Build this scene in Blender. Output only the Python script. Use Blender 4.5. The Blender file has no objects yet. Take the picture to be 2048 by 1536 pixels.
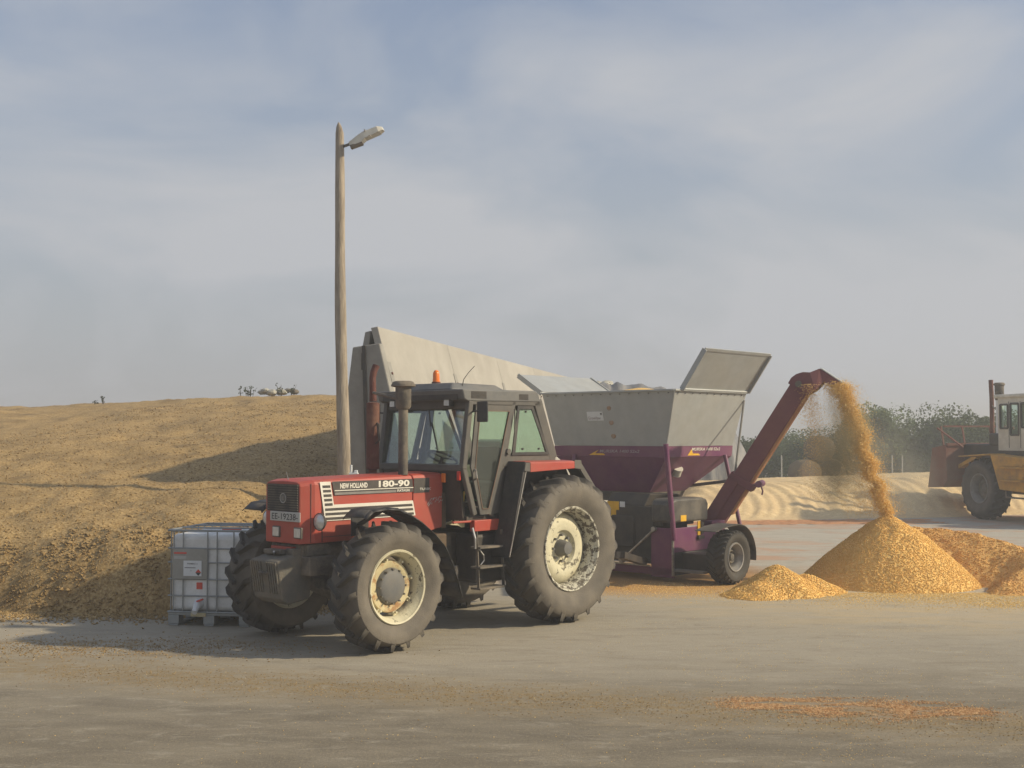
import bpy, bmesh, math, random
from math import sin, cos, pi, radians, sqrt, atan2
from mathutils import Vector, Matrix, noise
random.seed(7)
C = bpy.context.scene.collection
scene = bpy.context.scene
# ------------------------------------------------------------------ camera, world, sun
cam = bpy.data.objects.new('camera', bpy.data.cameras.new('camera')); C.objects.link(cam)
cam.location = (0, 0, 2.3); cam.rotation_euler = (radians(92.383), 0, 0)
cam.data.sensor_width = 36; cam.data.lens = 2450 / 2048 * 36
cam.data.clip_start = 0.05; cam.data.clip_end = 3000
scene.camera = cam
SUN_EL, SUN_AZ = 31.0, -8.0            # azimuth measured from +X, negative = towards the camera
sd = Vector((cos(radians(SUN_AZ)) * cos(radians(SUN_EL)), sin(radians(SUN_AZ)) * cos(radians(SUN_EL)), sin(radians(SUN_EL))))
sl = bpy.data.lights.new('sun', 'SUN'); sl.energy = 3.3; sl.angle = radians(1.6); sl.color = (1.0, 0.86, 0.62)
so = bpy.data.objects.new('sun', sl); C.objects.link(so)
so.rotation_euler = sd.to_track_quat('Z', 'Y').to_euler()
w = bpy.data.worlds.new("World"); scene.world = w; w.use_nodes = True
nt = w.node_tree; nt.nodes.clear()
def wn(t, **k):
    n = nt.nodes.new(t)
    for a, b in k.items(): setattr(n, a, b)
    return n
sky = wn('ShaderNodeTexSky', sky_type='NISHITA', sun_disc=False, sun_elevation=radians(SUN_EL), sun_rotation=radians(90 - SUN_AZ), altitude=100, air_density=1.4, dust_density=4.0, ozone_density=1.2)
bg = wn('ShaderNodeBackground'); bg.inputs['Strength'].default_value = 0.077
out = wn('ShaderNodeOutputWorld'); nt.links.new(bg.outputs[0], out.inputs[0])
tc = wn('ShaderNodeTexCoord')
mp = wn('ShaderNodeMapping'); mp.inputs['Scale'].default_value = (1.6, 1.6, 4.2); mp.inputs['Rotation'].default_value = (0.0, 0.42, 0.0)
nt.links.new(tc.outputs['Generated'], mp.inputs[0])
nz = wn('ShaderNodeTexNoise'); nz.inputs['Scale'].default_value = 2.1; nz.inputs['Detail'].default_value = 7; nz.inputs['Roughness'].default_value = 0.52; nz.inputs['Distortion'].default_value = 0.5
nt.links.new(mp.outputs[0], nz.inputs['Vector'])
rp = wn('ShaderNodeValToRGB'); rp.color_ramp.elements[0].position = 0.40; rp.color_ramp.elements[1].position = 0.68
nt.links.new(nz.outputs['Fac'], rp.inputs[0])
# clouds thicken towards the horizon
sx = wn('ShaderNodeSeparateXYZ'); nt.links.new(tc.outputs['Generated'], sx.inputs[0])
mr = wn('ShaderNodeMapRange'); mr.inputs[1].default_value = 0.0; mr.inputs[2].default_value = 0.42; mr.inputs[3].default_value = 0.86; mr.inputs[4].default_value = 0.24
nt.links.new(sx.outputs['Z'], mr.inputs[0])
cm = wn('ShaderNodeMath', operation='MULTIPLY_ADD'); cm.inputs[1].default_value = 0.48
nt.links.new(rp.outputs[0], cm.inputs[0]); nt.links.new(mr.outputs[0], cm.inputs[2]); cm.use_clamp = True
mx = wn('ShaderNodeMix', data_type='RGBA')
nt.links.new(cm.outputs[0], mx.inputs[0])
skm = wn('ShaderNodeMix', data_type='RGBA', blend_type='MULTIPLY'); skm.inputs[0].default_value = 1.0
nt.links.new(sky.outputs[0], skm.inputs[6]); skm.inputs[7].default_value = (0.66, 0.86, 1.18, 1)
nt.links.new(skm.outputs[2], mx.inputs[6]); mx.inputs[7].default_value = (5.05, 5.22, 5.55, 1)
nt.links.new(mx.outputs[2], bg.inputs[0])
scene.view_settings.view_transform = 'Standard'; scene.view_settings.look = 'None'
scene.view_settings.exposure = 0.42; scene.view_settings.gamma = 1.0; scene.view_settings.use_curve_mapping = False
scene.cycles.volume_bounces = 0; scene.cycles.transparent_max_bounces = 24; scene.cycles.volume_step_rate = 1.0

# ------------------------------------------------------------------ materials
MATS = {}
def mat(name, col, rough=0.7, metal=0.0, var=0.15, scale=6.0, dirt=None, damt=0.0, dscale=3.0, dpos=0.5, dsoft=0.12, bump=0.0, bscale=40.0, spec=0.5, stretch=(1, 1, 1), detail=6, coat=0.0):
    """procedural painted / worn material: value variation by noise, dirt colour by a second noise, optional bump"""
    if name in MATS: return MATS[name]
    m = bpy.data.materials.new(name); m.use_nodes = True; t = m.node_tree; N = t.nodes; K = t.links
    b = N['Principled BSDF']; b.inputs['Roughness'].default_value = rough; b.inputs['Metallic'].default_value = metal
    b.inputs['Specular IOR Level'].default_value = spec; b.inputs['Coat Weight'].default_value = coat
    tc = N.new('ShaderNodeTexCoord'); mp = N.new('ShaderNodeMapping'); mp.inputs['Scale'].default_value = stretch
    K.new(tc.outputs['Object'], mp.inputs[0])
    n1 = N.new('ShaderNodeTexNoise'); n1.inputs['Scale'].default_value = scale; n1.inputs['Detail'].default_value = detail; n1.inputs['Roughness'].default_value = 0.65
    K.new(mp.outputs[0], n1.inputs['Vector'])
    mr = N.new('ShaderNodeMapRange'); mr.inputs[1].default_value = 0.25; mr.inputs[2].default_value = 0.75
    mr.inputs[3].default_value = 1 - var; mr.inputs[4].default_value = 1 + var; K.new(n1.outputs['Fac'], mr.inputs[0])
    mu = N.new('ShaderNodeMix'); mu.data_type = 'RGBA'; mu.blend_type = 'MULTIPLY'; mu.inputs[0].default_value = 1
    mu.inputs[6].default_value = (*col, 1); K.new(mr.outputs[0], mu.inputs[7])
    last = mu.outputs[2]
    if dirt:
        n2 = N.new('ShaderNodeTexNoise'); n2.inputs['Scale'].default_value = dscale; n2.inputs['Detail'].default_value = 8; n2.inputs['Roughness'].default_value = 0.7
        K.new(mp.outputs[0], n2.inputs['Vector'])
        m2 = N.new('ShaderNodeMapRange'); m2.inputs[1].default_value = dpos - dsoft; m2.inputs[2].default_value = dpos + dsoft
        m2.inputs[3].default_value = 0; m2.inputs[4].default_value = damt; K.new(n2.outputs['Fac'], m2.inputs[0])
        mm = N.new('ShaderNodeMix'); mm.data_type = 'RGBA'; K.new(m2.outputs[0], mm.inputs[0]); K.new(last, mm.inputs[6]); mm.inputs[7].default_value = (*dirt, 1)
        last = mm.outputs[2]
        r2 = N.new('ShaderNodeMapRange'); r2.inputs[3].default_value = rough; r2.inputs[4].default_value = min(1, rough + 0.3); K.new(m2.outputs[0], r2.inputs[0]); K.new(r2.outputs[0], b.inputs['Roughness'])
    K.new(last, b.inputs['Base Color'])
    if bump:
        n3 = N.new('ShaderNodeTexNoise'); n3.inputs['Scale'].default_value = bscale; n3.inputs['Detail'].default_value = 5; K.new(mp.outputs[0], n3.inputs['Vector'])
        bp = N.new('ShaderNodeBump'); bp.inputs['Strength'].default_value = bump; bp.inputs['Distance'].default_value = 0.02
        K.new(n3.outputs['Fac'], bp.inputs['Height']); K.new(bp.outputs[0], b.inputs['Normal'])
    MATS[name] = m; return m
DUST = (0.25, 0.205, 0.15)
M = {}
M['red'] = mat('tractor_red_paint', (0.42, 0.046, 0.027), 0.45, dirt=(0.32, 0.11, 0.07), damt=0.6, dscale=2.2, dpos=0.50, dsoft=0.2, var=0.12, scale=3)
M['black'] = mat('black_paint', (0.022, 0.022, 0.022), 0.55, dirt=(0.12, 0.1, 0.08), damt=0.5, dscale=4, var=0.2)
M['cab'] = mat('cab_grey_brown', (0.085, 0.078, 0.068), 0.6, dirt=(0.16, 0.14, 0.11), damt=0.5, dscale=3, var=0.15)
M['roof'] = mat('cab_roof_plastic', (0.125, 0.125, 0.12), 0.6, dirt=(0.2, 0.18, 0.15), damt=0.5, dscale=3)
M['white'] = mat('white_decal', (0.78, 0.74, 0.64), 0.6, var=0.06, dirt=(0.5, 0.45, 0.36), damt=0.4)
M['decalblack'] = mat('dark_decal', (0.04, 0.035, 0.032), 0.6, dirt=(0.12, 0.1, 0.08), damt=0.4)
M['greydecal'] = mat('grey_decal', (0.22, 0.2, 0.18), 0.6)
M['grille'] = mat('grille_black', (0.02, 0.02, 0.02), 0.6, dirt=(0.1, 0.08, 0.06), damt=0.6)
M['plate'] = mat('plate_white', (0.5, 0.5, 0.47), 0.5, dirt=(0.3, 0.27, 0.22), damt=0.5, dscale=6)
M['castiron'] = mat('dusty_cast_iron', (0.06, 0.055, 0.048), 0.8, dirt=DUST, damt=0.75, dscale=3, dpos=0.48, bump=0.3, bscale=30)
M['weight'] = mat('weight_grey', (0.11, 0.105, 0.09), 0.8, dirt=(0.2, 0.165, 0.12), damt=0.8, dscale=3.5, bump=0.3)
M['rust'] = mat('rusty_muffler', (0.12, 0.04, 0.028), 0.85, dirt=(0.24, 0.14, 0.09), damt=0.8, dscale=3.2, dpos=0.6, var=0.3, bump=0.3)
M['chrome'] = mat('worn_steel', (0.55, 0.53, 0.5), 0.35, metal=0.9, dirt=(0.2, 0.17, 0.13), damt=0.7, dscale=8)
M['lampglass'] = mat('headlight_glass', (0.62, 0.62, 0.60), 0.18, metal=0.35, var=0.2, scale=20, dirt=(0.4, 0.38, 0.33), damt=0.3)
M['galv'] = mat('galvanised_sheet', (0.38, 0.395, 0.39), 0.5, metal=0.15, var=0.14, scale=3.5, dirt=(0.40, 0.37, 0.30), damt=0.4, dscale=1.3, dpos=0.55, dsoft=0.2, bump=0.05, bscale=6)
M['purple'] = mat('purple_paint', (0.13, 0.023, 0.095), 0.45, dirt=(0.27, 0.14, 0.13), damt=0.5, dscale=1.8, dpos=0.52, dsoft=0.2, var=0.12)
M['elevator'] = mat('dusty_elevator_paint', (0.13, 0.028, 0.05), 0.6, dirt=(0.25, 0.11, 0.08), damt=0.6, dscale=1.6, dpos=0.48, dsoft=0.2, var=0.15)
M['sunlitedge'] = mat('sunlit_dusty_edge', (0.34, 0.13, 0.05), 0.7, dirt=(0.48, 0.26, 0.11), damt=0.8, dscale=3, var=0.2)  # orange stands for sunlight on the elevator's right edge, over dusty paint
M['machblack'] = mat('machine_black', (0.018, 0.017, 0.016), 0.5, dirt=(0.11, 0.085, 0.06), damt=0.5, dscale=2.6)
M['tankgrey'] = mat('black_plastic_tank', (0.05, 0.048, 0.044), 0.45, dirt=(0.2, 0.17, 0.13), damt=0.6, dscale=3)
M['yellowst'] = mat('warning_yellow', (0.75, 0.42, 0.02), 0.5)
M['orange'] = mat('orange_lens', (0.85, 0.2, 0.02), 0.2, var=0.1)
M['redlens'] = mat('red_lens', (0.6, 0.04, 0.02), 0.3)
M['concretewall'] = mat('precast_concrete', (0.39, 0.365, 0.315), 0.9, var=0.08, scale=1.6, dirt=(0.30, 0.275, 0.235), damt=0.6, dscale=0.9, dpos=0.52, bump=0.15, bscale=25)
M['concretedark'] = mat('shaded_concrete_end', (0.30, 0.285, 0.25), 0.9, var=0.12, scale=3, dirt=(0.2, 0.19, 0.17), damt=0.5, dscale=2, bump=0.2, bscale=25)  # darker copy of the wall concrete: end-face shade in its colour; joint plates share it
M['wood'] = mat('weathered_pole', (0.36, 0.30, 0.225), 0.9, var=0.28, scale=5, dirt=(0.15, 0.115, 0.08), damt=0.75, dscale=3.0, dpos=0.56, stretch=(5, 5, 0.55), bump=0.5, bscale=12)
M['lamphead'] = mat('lamp_cream', (0.62, 0.58, 0.48), 0.5)
M['ibcwhite'] = mat('ibc_plastic', (0.80, 0.80, 0.77), 0.45, var=0.06, dirt=(0.42, 0.4, 0.35), damt=0.5, dscale=2)
M['ibcgrey'] = mat('ibc_plate', (0.30, 0.29, 0.25), 0.6, dirt=(0.36, 0.34, 0.3), damt=0.5)
M['cage'] = mat('galvanised_tube', (0.30, 0.31, 0.30), 0.5, metal=0.5)
M['label'] = mat('white_label', (0.68, 0.69, 0.68), 0.6, var=0.04)
M['labelred'] = mat('red_label', (0.62, 0.08, 0.05), 0.5)
M['print'] = mat('print_black', (0.04, 0.04, 0.04), 0.6)
M['printgrey'] = mat('print_grey', (0.35, 0.3, 0.3), 0.6)
M['tarp'] = mat('silage_plastic', (0.115, 0.12, 0.13), 0.5, var=0.25, scale=2, dirt=(0.32, 0.29, 0.25), damt=0.7, dscale=1.6, dpos=0.5, stretch=(3, 1, 0.5), bump=0.6, bscale=5)
M['straw'] = mat('bale_straw', (0.20, 0.14, 0.06), 0.95, var=0.35, scale=9, dirt=(0.16, 0.09, 0.04), damt=0.7, dscale=6, bump=1.0, bscale=30)
M['stone'] = mat('pale_stone', (0.42, 0.40, 0.33), 0.9, var=0.25, scale=8, bump=0.5)
M['loadyellow'] = mat('loader_yellow', (0.60, 0.31, 0.03), 0.6, dirt=(0.25, 0.15, 0.07), damt=0.7, dscale=2.0)
M['loadwhite'] = mat('loader_cab_cream', (0.62, 0.59, 0.50), 0.55, dirt=(0.4, 0.35, 0.27), damt=0.5, dscale=2)
M['bucket'] = mat('bucket_red_rust', (0.17, 0.05, 0.035), 0.75, dirt=(0.19, 0.12, 0.09), damt=0.75, dscale=2.2, var=0.2)
M['seat'] = mat('seat_fabric', (0.03, 0.034, 0.03), 0.9)
M['seatgrey'] = mat('seat_cover_grey', (0.30, 0.33, 0.30), 0.8)
M['bark'] = mat('bark', (0.07, 0.055, 0.04), 0.95)
M['postwhite'] = mat('fence_post', (0.42, 0.4, 0.35), 0.9)
M['tanklayer'] = mat('dirty_oil_tank', (0.16, 0.10, 0.05), 0.7, dirt=(0.05, 0.04, 0.03), damt=0.7)
M['cream'] = mat('peeling_cream_rim', (0.60, 0.55, 0.38), 0.6, var=0.1, dirt=(0.12, 0.10, 0.07), damt=0.95, dscale=9, dpos=0.60, dsoft=0.025, bump=0.4, bscale=20)
M['creamrough'] = mat('lime_splashed_rim', (0.56, 0.53, 0.42), 0.75, var=0.15, dirt=(0.12, 0.10, 0.075), damt=0.95, dscale=14, dpos=0.52, dsoft=0.02, bump=1.0, bscale=30)
M['rimyellow'] = mat('rim_ring_yellow', (0.54, 0.46, 0.26), 0.6, var=0.15, dirt=(0.30, 0.12, 0.03), damt=0.8, dscale=8, dpos=0.55, dsoft=0.06)
M['hubgrey'] = mat('hub_grey', (0.13, 0.13, 0.125), 0.6, dirt=(0.2, 0.17, 0.13), damt=0.5)
M['green'] = mat('cab_lever_green', (0.02, 0.3, 0.06), 0.5)

def glass_mat(name, tint, gl=0.07):
    m = bpy.data.materials.new(name); m.use_nodes = True; t = m.node_tree; t.nodes.clear()
    o = t.nodes.new('ShaderNodeOutputMaterial'); mixn = t.nodes.new('ShaderNodeMixShader')
    a = t.nodes.new('ShaderNodeBsdfTransparent'); a.inputs[0].default_value = (*tint, 1)
    g = t.nodes.new('ShaderNodeBsdfGlossy'); g.inputs['Roughness'].default_value = 0.04
    d = t.nodes.new('ShaderNodeBsdfDiffuse'); d.inputs[0].default_value = (0.35, 0.33, 0.29, 1)
    m2 = t.nodes.new('ShaderNodeMixShader'); n = t.nodes.new('ShaderNodeTexNoise'); n.inputs['Scale'].default_value = 3
    mr = t.nodes.new('ShaderNodeMapRange'); mr.inputs[3].default_value = 0.015; mr.inputs[4].default_value = 0.09
    t.links.new(n.outputs['Fac'], mr.inputs[0]); t.links.new(mr.outputs[0], m2.inputs[0]); t.links.new(a.outputs[0], m2.inputs[1]); t.links.new(d.outputs[0], m2.inputs[2])
    mixn.inputs[0].default_value = gl
    t.links.new(m2.outputs[0], mixn.inputs[1]); t.links.new(g.outputs[0], mixn.inputs[2]); t.links.new(mixn.outputs[0], o.inputs[0])
    return m
M['glass'] = glass_mat('tinted_cab_glass', (0.84, 0.95, 0.89)); M['glassfront'] = glass_mat('windscreen_glass', (0.86, 0.9, 0.92), 0.10)

def tyre_mat(name, r_side, dark=(0.028, 0.026, 0.024), dust=(0.175, 0.150, 0.115)):
    m = bpy.data.materials.new(name); m.use_nodes = True; t = m.node_tree; N = t.nodes; K = t.links
    b = N['Principled BSDF']; b.inputs['Roughness'].default_value = 0.85
    tc = N.new('ShaderNodeTexCoord'); mp = N.new('ShaderNodeMapping'); mp.inputs['Scale'].default_value = (1, 0, 1); K.new(tc.outputs['Object'], mp.inputs[0])
    ln = N.new('ShaderNodeVectorMath'); ln.operation = 'LENGTH'; K.new(mp.outputs[0], ln.inputs[0])
    mr = N.new('ShaderNodeMapRange'); mr.inputs[1].default_value = r_side; mr.inputs[2].default_value = r_side + 0.10; mr.inputs[3].default_value = 1; mr.inputs[4].default_value = 0.22
    K.new(ln.outputs['Value'], mr.inputs[0])
    n = N.new('ShaderNodeTexNoise'); n.inputs['Scale'].default_value = 5; n.inputs['Detail'].default_value = 8; K.new(tc.outputs['Object'], n.inputs['Vector'])
    m3 = N.new('ShaderNodeMapRange'); m3.inputs[1].default_value = 0.3; m3.inputs[2].default_value = 0.7; m3.inputs[3].default_value = 0.55; m3.inputs[4].default_value = 1.05; K.new(n.outputs['Fac'], m3.inputs[0])
    mu = N.new('ShaderNodeMath'); mu.operation = 'MULTIPLY'; mu.use_clamp = True; K.new(mr.outputs[0], mu.inputs[0]); K.new(m3.outputs[0], mu.inputs[1])
    mx = N.new('ShaderNodeMix'); mx.data_type = 'RGBA'; K.new(mu.outputs[0], mx.inputs[0]); mx.inputs[6].default_value = (*dark, 1); mx.inputs[7].default_value = (*dust, 1)
    K.new(mx.outputs[2], b.inputs['Base Color'])
    bp = N.new('ShaderNodeBump'); bp.inputs['Strength'].default_value = 0.3; bp.inputs['Distance'].default_value = 0.01
    n4 = N.new('ShaderNodeTexNoise'); n4.inputs['Scale'].default_value = 60; K.new(tc.outputs['Object'], n4.inputs['Vector']); K.new(n4.outputs['Fac'], bp.inputs['Height']); K.new(bp.outputs[0], b.inputs['Normal'])
    return m
def grain_mat(name, c1, c2, c3, bscale=60, bstr=0.8, patch=None, patchpos=0.55):
    """granular stuff: fine speckle of three colours and bump, with larger soft patches"""
    m = bpy.data.materials.new(name); m.use_nodes = True; t = m.node_tree; N = t.nodes; K = t.links
    b = N['Principled BSDF']; b.inputs['Roughness'].default_value = 0.9; b.inputs['Specular IOR Level'].default_value = 0.25
    tc = N.new('ShaderNodeTexCoord')
    n = N.new('ShaderNodeTexNoise'); n.inputs['Scale'].default_value = bscale; n.inputs['Detail'].default_value = 4; n.inputs['Roughness'].default_value = 0.7; K.new(tc.outputs['Object'], n.inputs['Vector'])
    r = N.new('ShaderNodeValToRGB'); e = r.color_ramp.elements; e[0].position = 0.36; e[0].color = (*c1, 1); e[1].position = 0.64; e[1].color = (*c3, 1)
    x = e.new(0.5); x.color = (*c2, 1); K.new(n.outputs['Fac'], r.inputs[0]); last = r.outputs[0]
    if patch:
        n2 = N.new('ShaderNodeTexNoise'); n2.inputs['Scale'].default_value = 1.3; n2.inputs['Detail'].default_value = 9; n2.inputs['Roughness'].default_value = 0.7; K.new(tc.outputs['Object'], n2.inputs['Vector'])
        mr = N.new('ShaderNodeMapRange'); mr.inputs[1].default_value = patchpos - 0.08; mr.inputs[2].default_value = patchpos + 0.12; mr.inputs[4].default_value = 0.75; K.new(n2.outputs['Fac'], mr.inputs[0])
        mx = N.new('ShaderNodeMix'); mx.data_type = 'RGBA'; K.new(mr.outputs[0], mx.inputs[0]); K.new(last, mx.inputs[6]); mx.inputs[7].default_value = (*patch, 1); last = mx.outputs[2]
    K.new(last, b.inputs['Base Color'])
    bp = N.new('ShaderNodeBump'); bp.inputs['Strength'].default_value = bstr; bp.inputs['Distance'].default_value = 0.03
    K.new(n.outputs['Fac'], bp.inputs['Height']); K.new(bp.outputs[0], b.inputs['Normal'])
    return m
M['grain'] = grain_mat('rolled_maize', (0.78, 0.47, 0.13), (0.86, 0.54, 0.165), (0.92, 0.64, 0.26), 60, 0.35)
M['grainshade'] = grain_mat('shade_reddened_maize', (0.60, 0.31, 0.08), (0.76, 0.43, 0.13), (0.86, 0.56, 0.22), 55, 0.45, patch=(0.58, 0.28, 0.09))  # same maize made redder and darker: shade of the hollow put into the colour
M['kernel'] = grain_mat('maize_kernels', (0.70, 0.43, 0.11), (0.85, 0.58, 0.20), (0.94, 0.74, 0.38), 25, 0.1)
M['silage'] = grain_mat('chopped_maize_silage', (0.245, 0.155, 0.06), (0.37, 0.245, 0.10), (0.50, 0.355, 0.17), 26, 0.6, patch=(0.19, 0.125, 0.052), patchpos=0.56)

# ------------------------------------------------------------------ mesh helpers
class MB:
    def __init__(s): s.v = []; s.f = []; s.cuts = []
    def add(s, vs, fs):
        s.cuts.append((len(s.v), len(s.f))); o = len(s.v); s.v += [tuple(v) for v in vs]; s.f += [tuple(i + o for i in f) for f in fs]; return s
    def hexa(s, p):          # 8 corners: 4 bottom ccw, 4 top ccw
        return s.add(p, [(3, 2, 1, 0), (4, 5, 6, 7), (0, 1, 5, 4), (1, 2, 6, 5), (2, 3, 7, 6), (3, 0, 4, 7)])
    def box(s, a, b):
        x0, y0, z0 = a; x1, y1, z1 = b
        if x0 > x1: x0, x1 = x1, x0
        if y0 > y1: y0, y1 = y1, y0
        if z0 > z1: z0, z1 = z1, z0
        return s.hexa([(x0, y0, z0), (x1, y0, z0), (x1, y1, z0), (x0, y1, z0), (x0, y0, z1), (x1, y0, z1), (x1, y1, z1), (x0, y1, z1)])
    def prism(s, pts, d):    # planar polygon pts (3d) extruded by vector d
        n = len(pts); d = Vector(d); a = [Vector(p) for p in pts]; b = [p + d for p in a]
        nrm = sum(((a[i] - a[0]).cross(a[(i + 1) % n] - a[0]) for i in range(1, n - 1)), Vector())
        if nrm.dot(d) > 0: a, b = b, a
        fs = [tuple(range(n)), tuple(reversed(range(n, 2 * n)))] + [(i, n + i, n + (i + 1) % n, (i + 1) % n) for i in range(n)]
        return s.add(a + b, fs)
    def bar(s, p0, p1, wx, wy, up=(0, 0, 1)):
        p0 = Vector(p0); p1 = Vector(p1); d = (p1 - p0).normalized(); up = Vector(up)
        if abs(d.dot(up)) > 0.98: up = Vector((1, 0, 0))
        a = d.cross(up).normalized() * (wx / 2); b = a.normalized().cross(d).normalized() * (wy / 2)
        q = [-a - b, a - b, a + b, -a + b]
        return s.hexa([p0 + k for k in q] + [p1 + k for k in q])
    def tube(s, pts, r, n=10, cap=True):
        pts = [Vector(p) for p in pts]; rs = r if isinstance(r, (list, tuple)) else [r] * len(pts)
        vs = []; fs = []; prev = None
        for i, p in enumerate(pts):
            d = ((pts[min(i + 1, len(pts) - 1)] - pts[max(i - 1, 0)])).normalized()
            if prev is None:
                u = Vector((0, 0, 1)) if abs(d.z) < 0.9 else Vector((1, 0, 0)); a = d.cross(u).normalized()
            else:
                a = (prev - d * prev.dot(d)).normalized()
            prev = a; b = d.cross(a)
            vs += [p + (a * cos(2 * pi * k / n) + b * sin(2 * pi * k / n)) * rs[i] for k in range(n)]
        for i in range(len(pts) - 1):
            for k in range(n): fs.append((i * n + k, i * n + (k + 1) % n, (i + 1) * n + (k + 1) % n, (i + 1) * n + k))
        if cap: fs += [tuple(reversed(range(n))), tuple(range((len(pts) - 1) * n, len(pts) * n))]
        return s.add(vs, fs)
    def lathe(s, prof, n=48, axis='y', c=(0, 0, 0)):   # prof: (along axis, radius)
        c = Vector(c); vs = []; fs = []; m = len(prof)
        for k in range(n):
            t = 2 * pi * k / n
            for (y, r) in prof:
                q = {'y': (r * sin(t), y, r * cos(t)), 'z': (r * cos(t), r * sin(t), y), 'x': (y, r * cos(t), r * sin(t))}[axis]
                vs.append(c + Vector(q))
        for k in range(n):
            for j in range(m - 1):
                a = k * m + j; b = ((k + 1) % n) * m + j
                fs.append((a, b, b + 1, a + 1))
        return s.add(vs, fs)
    def grid(s, fn, nu, nv):
        vs = [fn(i / nu, j / nv) for i in range(nu + 1) for j in range(nv + 1)]
        fs = [(i * (nv + 1) + j, (i + 1) * (nv + 1) + j, (i + 1) * (nv + 1) + j + 1, i * (nv + 1) + j + 1) for i in range(nu) for j in range(nv)]
        return s.add(vs, fs)
    def kern(s, p, r, el=1.7):
        """one grain: a small stretched octahedron turned at random"""
        a = random.uniform(0, 2 * pi); b = random.uniform(-0.8, 0.8); d = Vector((cos(a) * cos(b), sin(a) * cos(b), sin(b)))
        u = d.cross(Vector((0.3, 0.2, 1))).normalized(); v = d.cross(u); p = Vector(p)
        return s.add([p + d * r * el, p - d * r * el, p + u * r, p + v * r * 0.6, p - u * r, p - v * r * 0.6],
                     [(0, 2, 3), (0, 3, 4), (0, 4, 5), (0, 5, 2), (1, 3, 2), (1, 4, 3), (1, 5, 4), (1, 2, 5)])
    def build(s, name, m, parent=None, bevel=0.0, smooth=None, fix=False, seg=2):
        me = bpy.data.meshes.new(name); me.from_pydata(s.v, [], s.f)
        if fix:
            bm = bmesh.new(); bm.from_mesh(me); bmesh.ops.recalc_face_normals(bm, faces=bm.faces); bm.to_mesh(me); bm.free()
        for x in (m if isinstance(m, (list, tuple)) else [m]): me.materials.append(x)
        if smooth is not None:
            me.polygons.foreach_set('use_smooth', [True] * len(me.polygons))
            if smooth < 180: me.set_sharp_from_angle(angle=radians(smooth))
        o = bpy.data.objects.new(name, me); C.objects.link(o)
        if parent: o.parent = parent
        if bevel:
            b = o.modifiers.new('bevel', 'BEVEL'); b.width = bevel; b.segments = seg; b.limit_method = 'ANGLE'; b.angle_limit = radians(40); b.harden_normals = False
        return o
    def each(s, name, m, parent=None, per=1, **k):
        """one object per shape added (or per run of `per` shapes)"""
        res = []
        for i in range(0, len(s.cuts), per):
            v0, f0 = s.cuts[i]; v1, f1 = s.cuts[i + per] if i + per < len(s.cuts) else (len(s.v), len(s.f))
            q = MB(); q.v = s.v[v0:v1]; q.f = [tuple(j - v0 for j in f) for f in s.f[f0:f1]]; res.append(q.build(name, m, parent, **k))
        return res
def tag(o, label=None, cat=None, group=None, kind=None):
    for k, v in (('label', label), ('category', cat), ('group', group), ('kind', kind)):
        if v: o[k] = v
    return o
def empty(name, loc, yaw=0.0, label=None, cat=None, group=None, parent=None):
    o = bpy.data.objects.new(name, None); C.objects.link(o); o.location = loc; o.rotation_euler = (0, 0, yaw); o.empty_display_size = 0.2
    if parent: o.parent = parent
    return tag(o, label, cat, group)
def copy_tree(o, parent=None):
    c = o.copy(); C.objects.link(c)
    if parent: c.parent = parent
    for ch in [x for x in list(o.children)]: copy_tree(ch, c)
    return c
def text(name, body, mtl, parent, origin, xdir, ydir, height, width=None, shear=0.0, depth=0.002, bold=0.0):
    cu = bpy.data.curves.new(name, 'FONT'); cu.body = body; cu.size = 1.0; cu.extrude = 0.0; cu.shear = shear; cu.offset = bold; cu.resolution_u = 3
    t = bpy.data.objects.new(name, cu); C.objects.link(t)
    bpy.context.view_layer.update()
    dg = bpy.context.evaluated_depsgraph_get(); me = bpy.data.meshes.new_from_object(t.evaluated_get(dg))
    bpy.data.objects.remove(t); bpy.data.curves.remove(cu)
    xs = [v.co.x for v in me.vertices]; ys = [v.co.y for v in me.vertices]; x0, x1, y0, y1 = min(xs), max(xs), min(ys), max(ys)
    X = Vector(xdir).normalized(); Y = Vector(ydir).normalized(); Z = X.cross(Y); O = Vector(origin)
    sy = height / (y1 - y0); sx_ = (width / (x1 - x0)) if width else sy
    for v in me.vertices: v.co = O + X * ((v.co.x - x0) * sx_) + Y * ((v.co.y - y0) * sy) + Z * depth
    me.materials.clear(); me.materials.append(mtl)
    o = bpy.data.objects.new(name, me); C.objects.link(o); o.parent = parent
    return o
def fbm(x, y, z=0.0, o=4, h=1.0):
    return noise.fractal(Vector((x, y, z)), h, 2.0, o)

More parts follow.
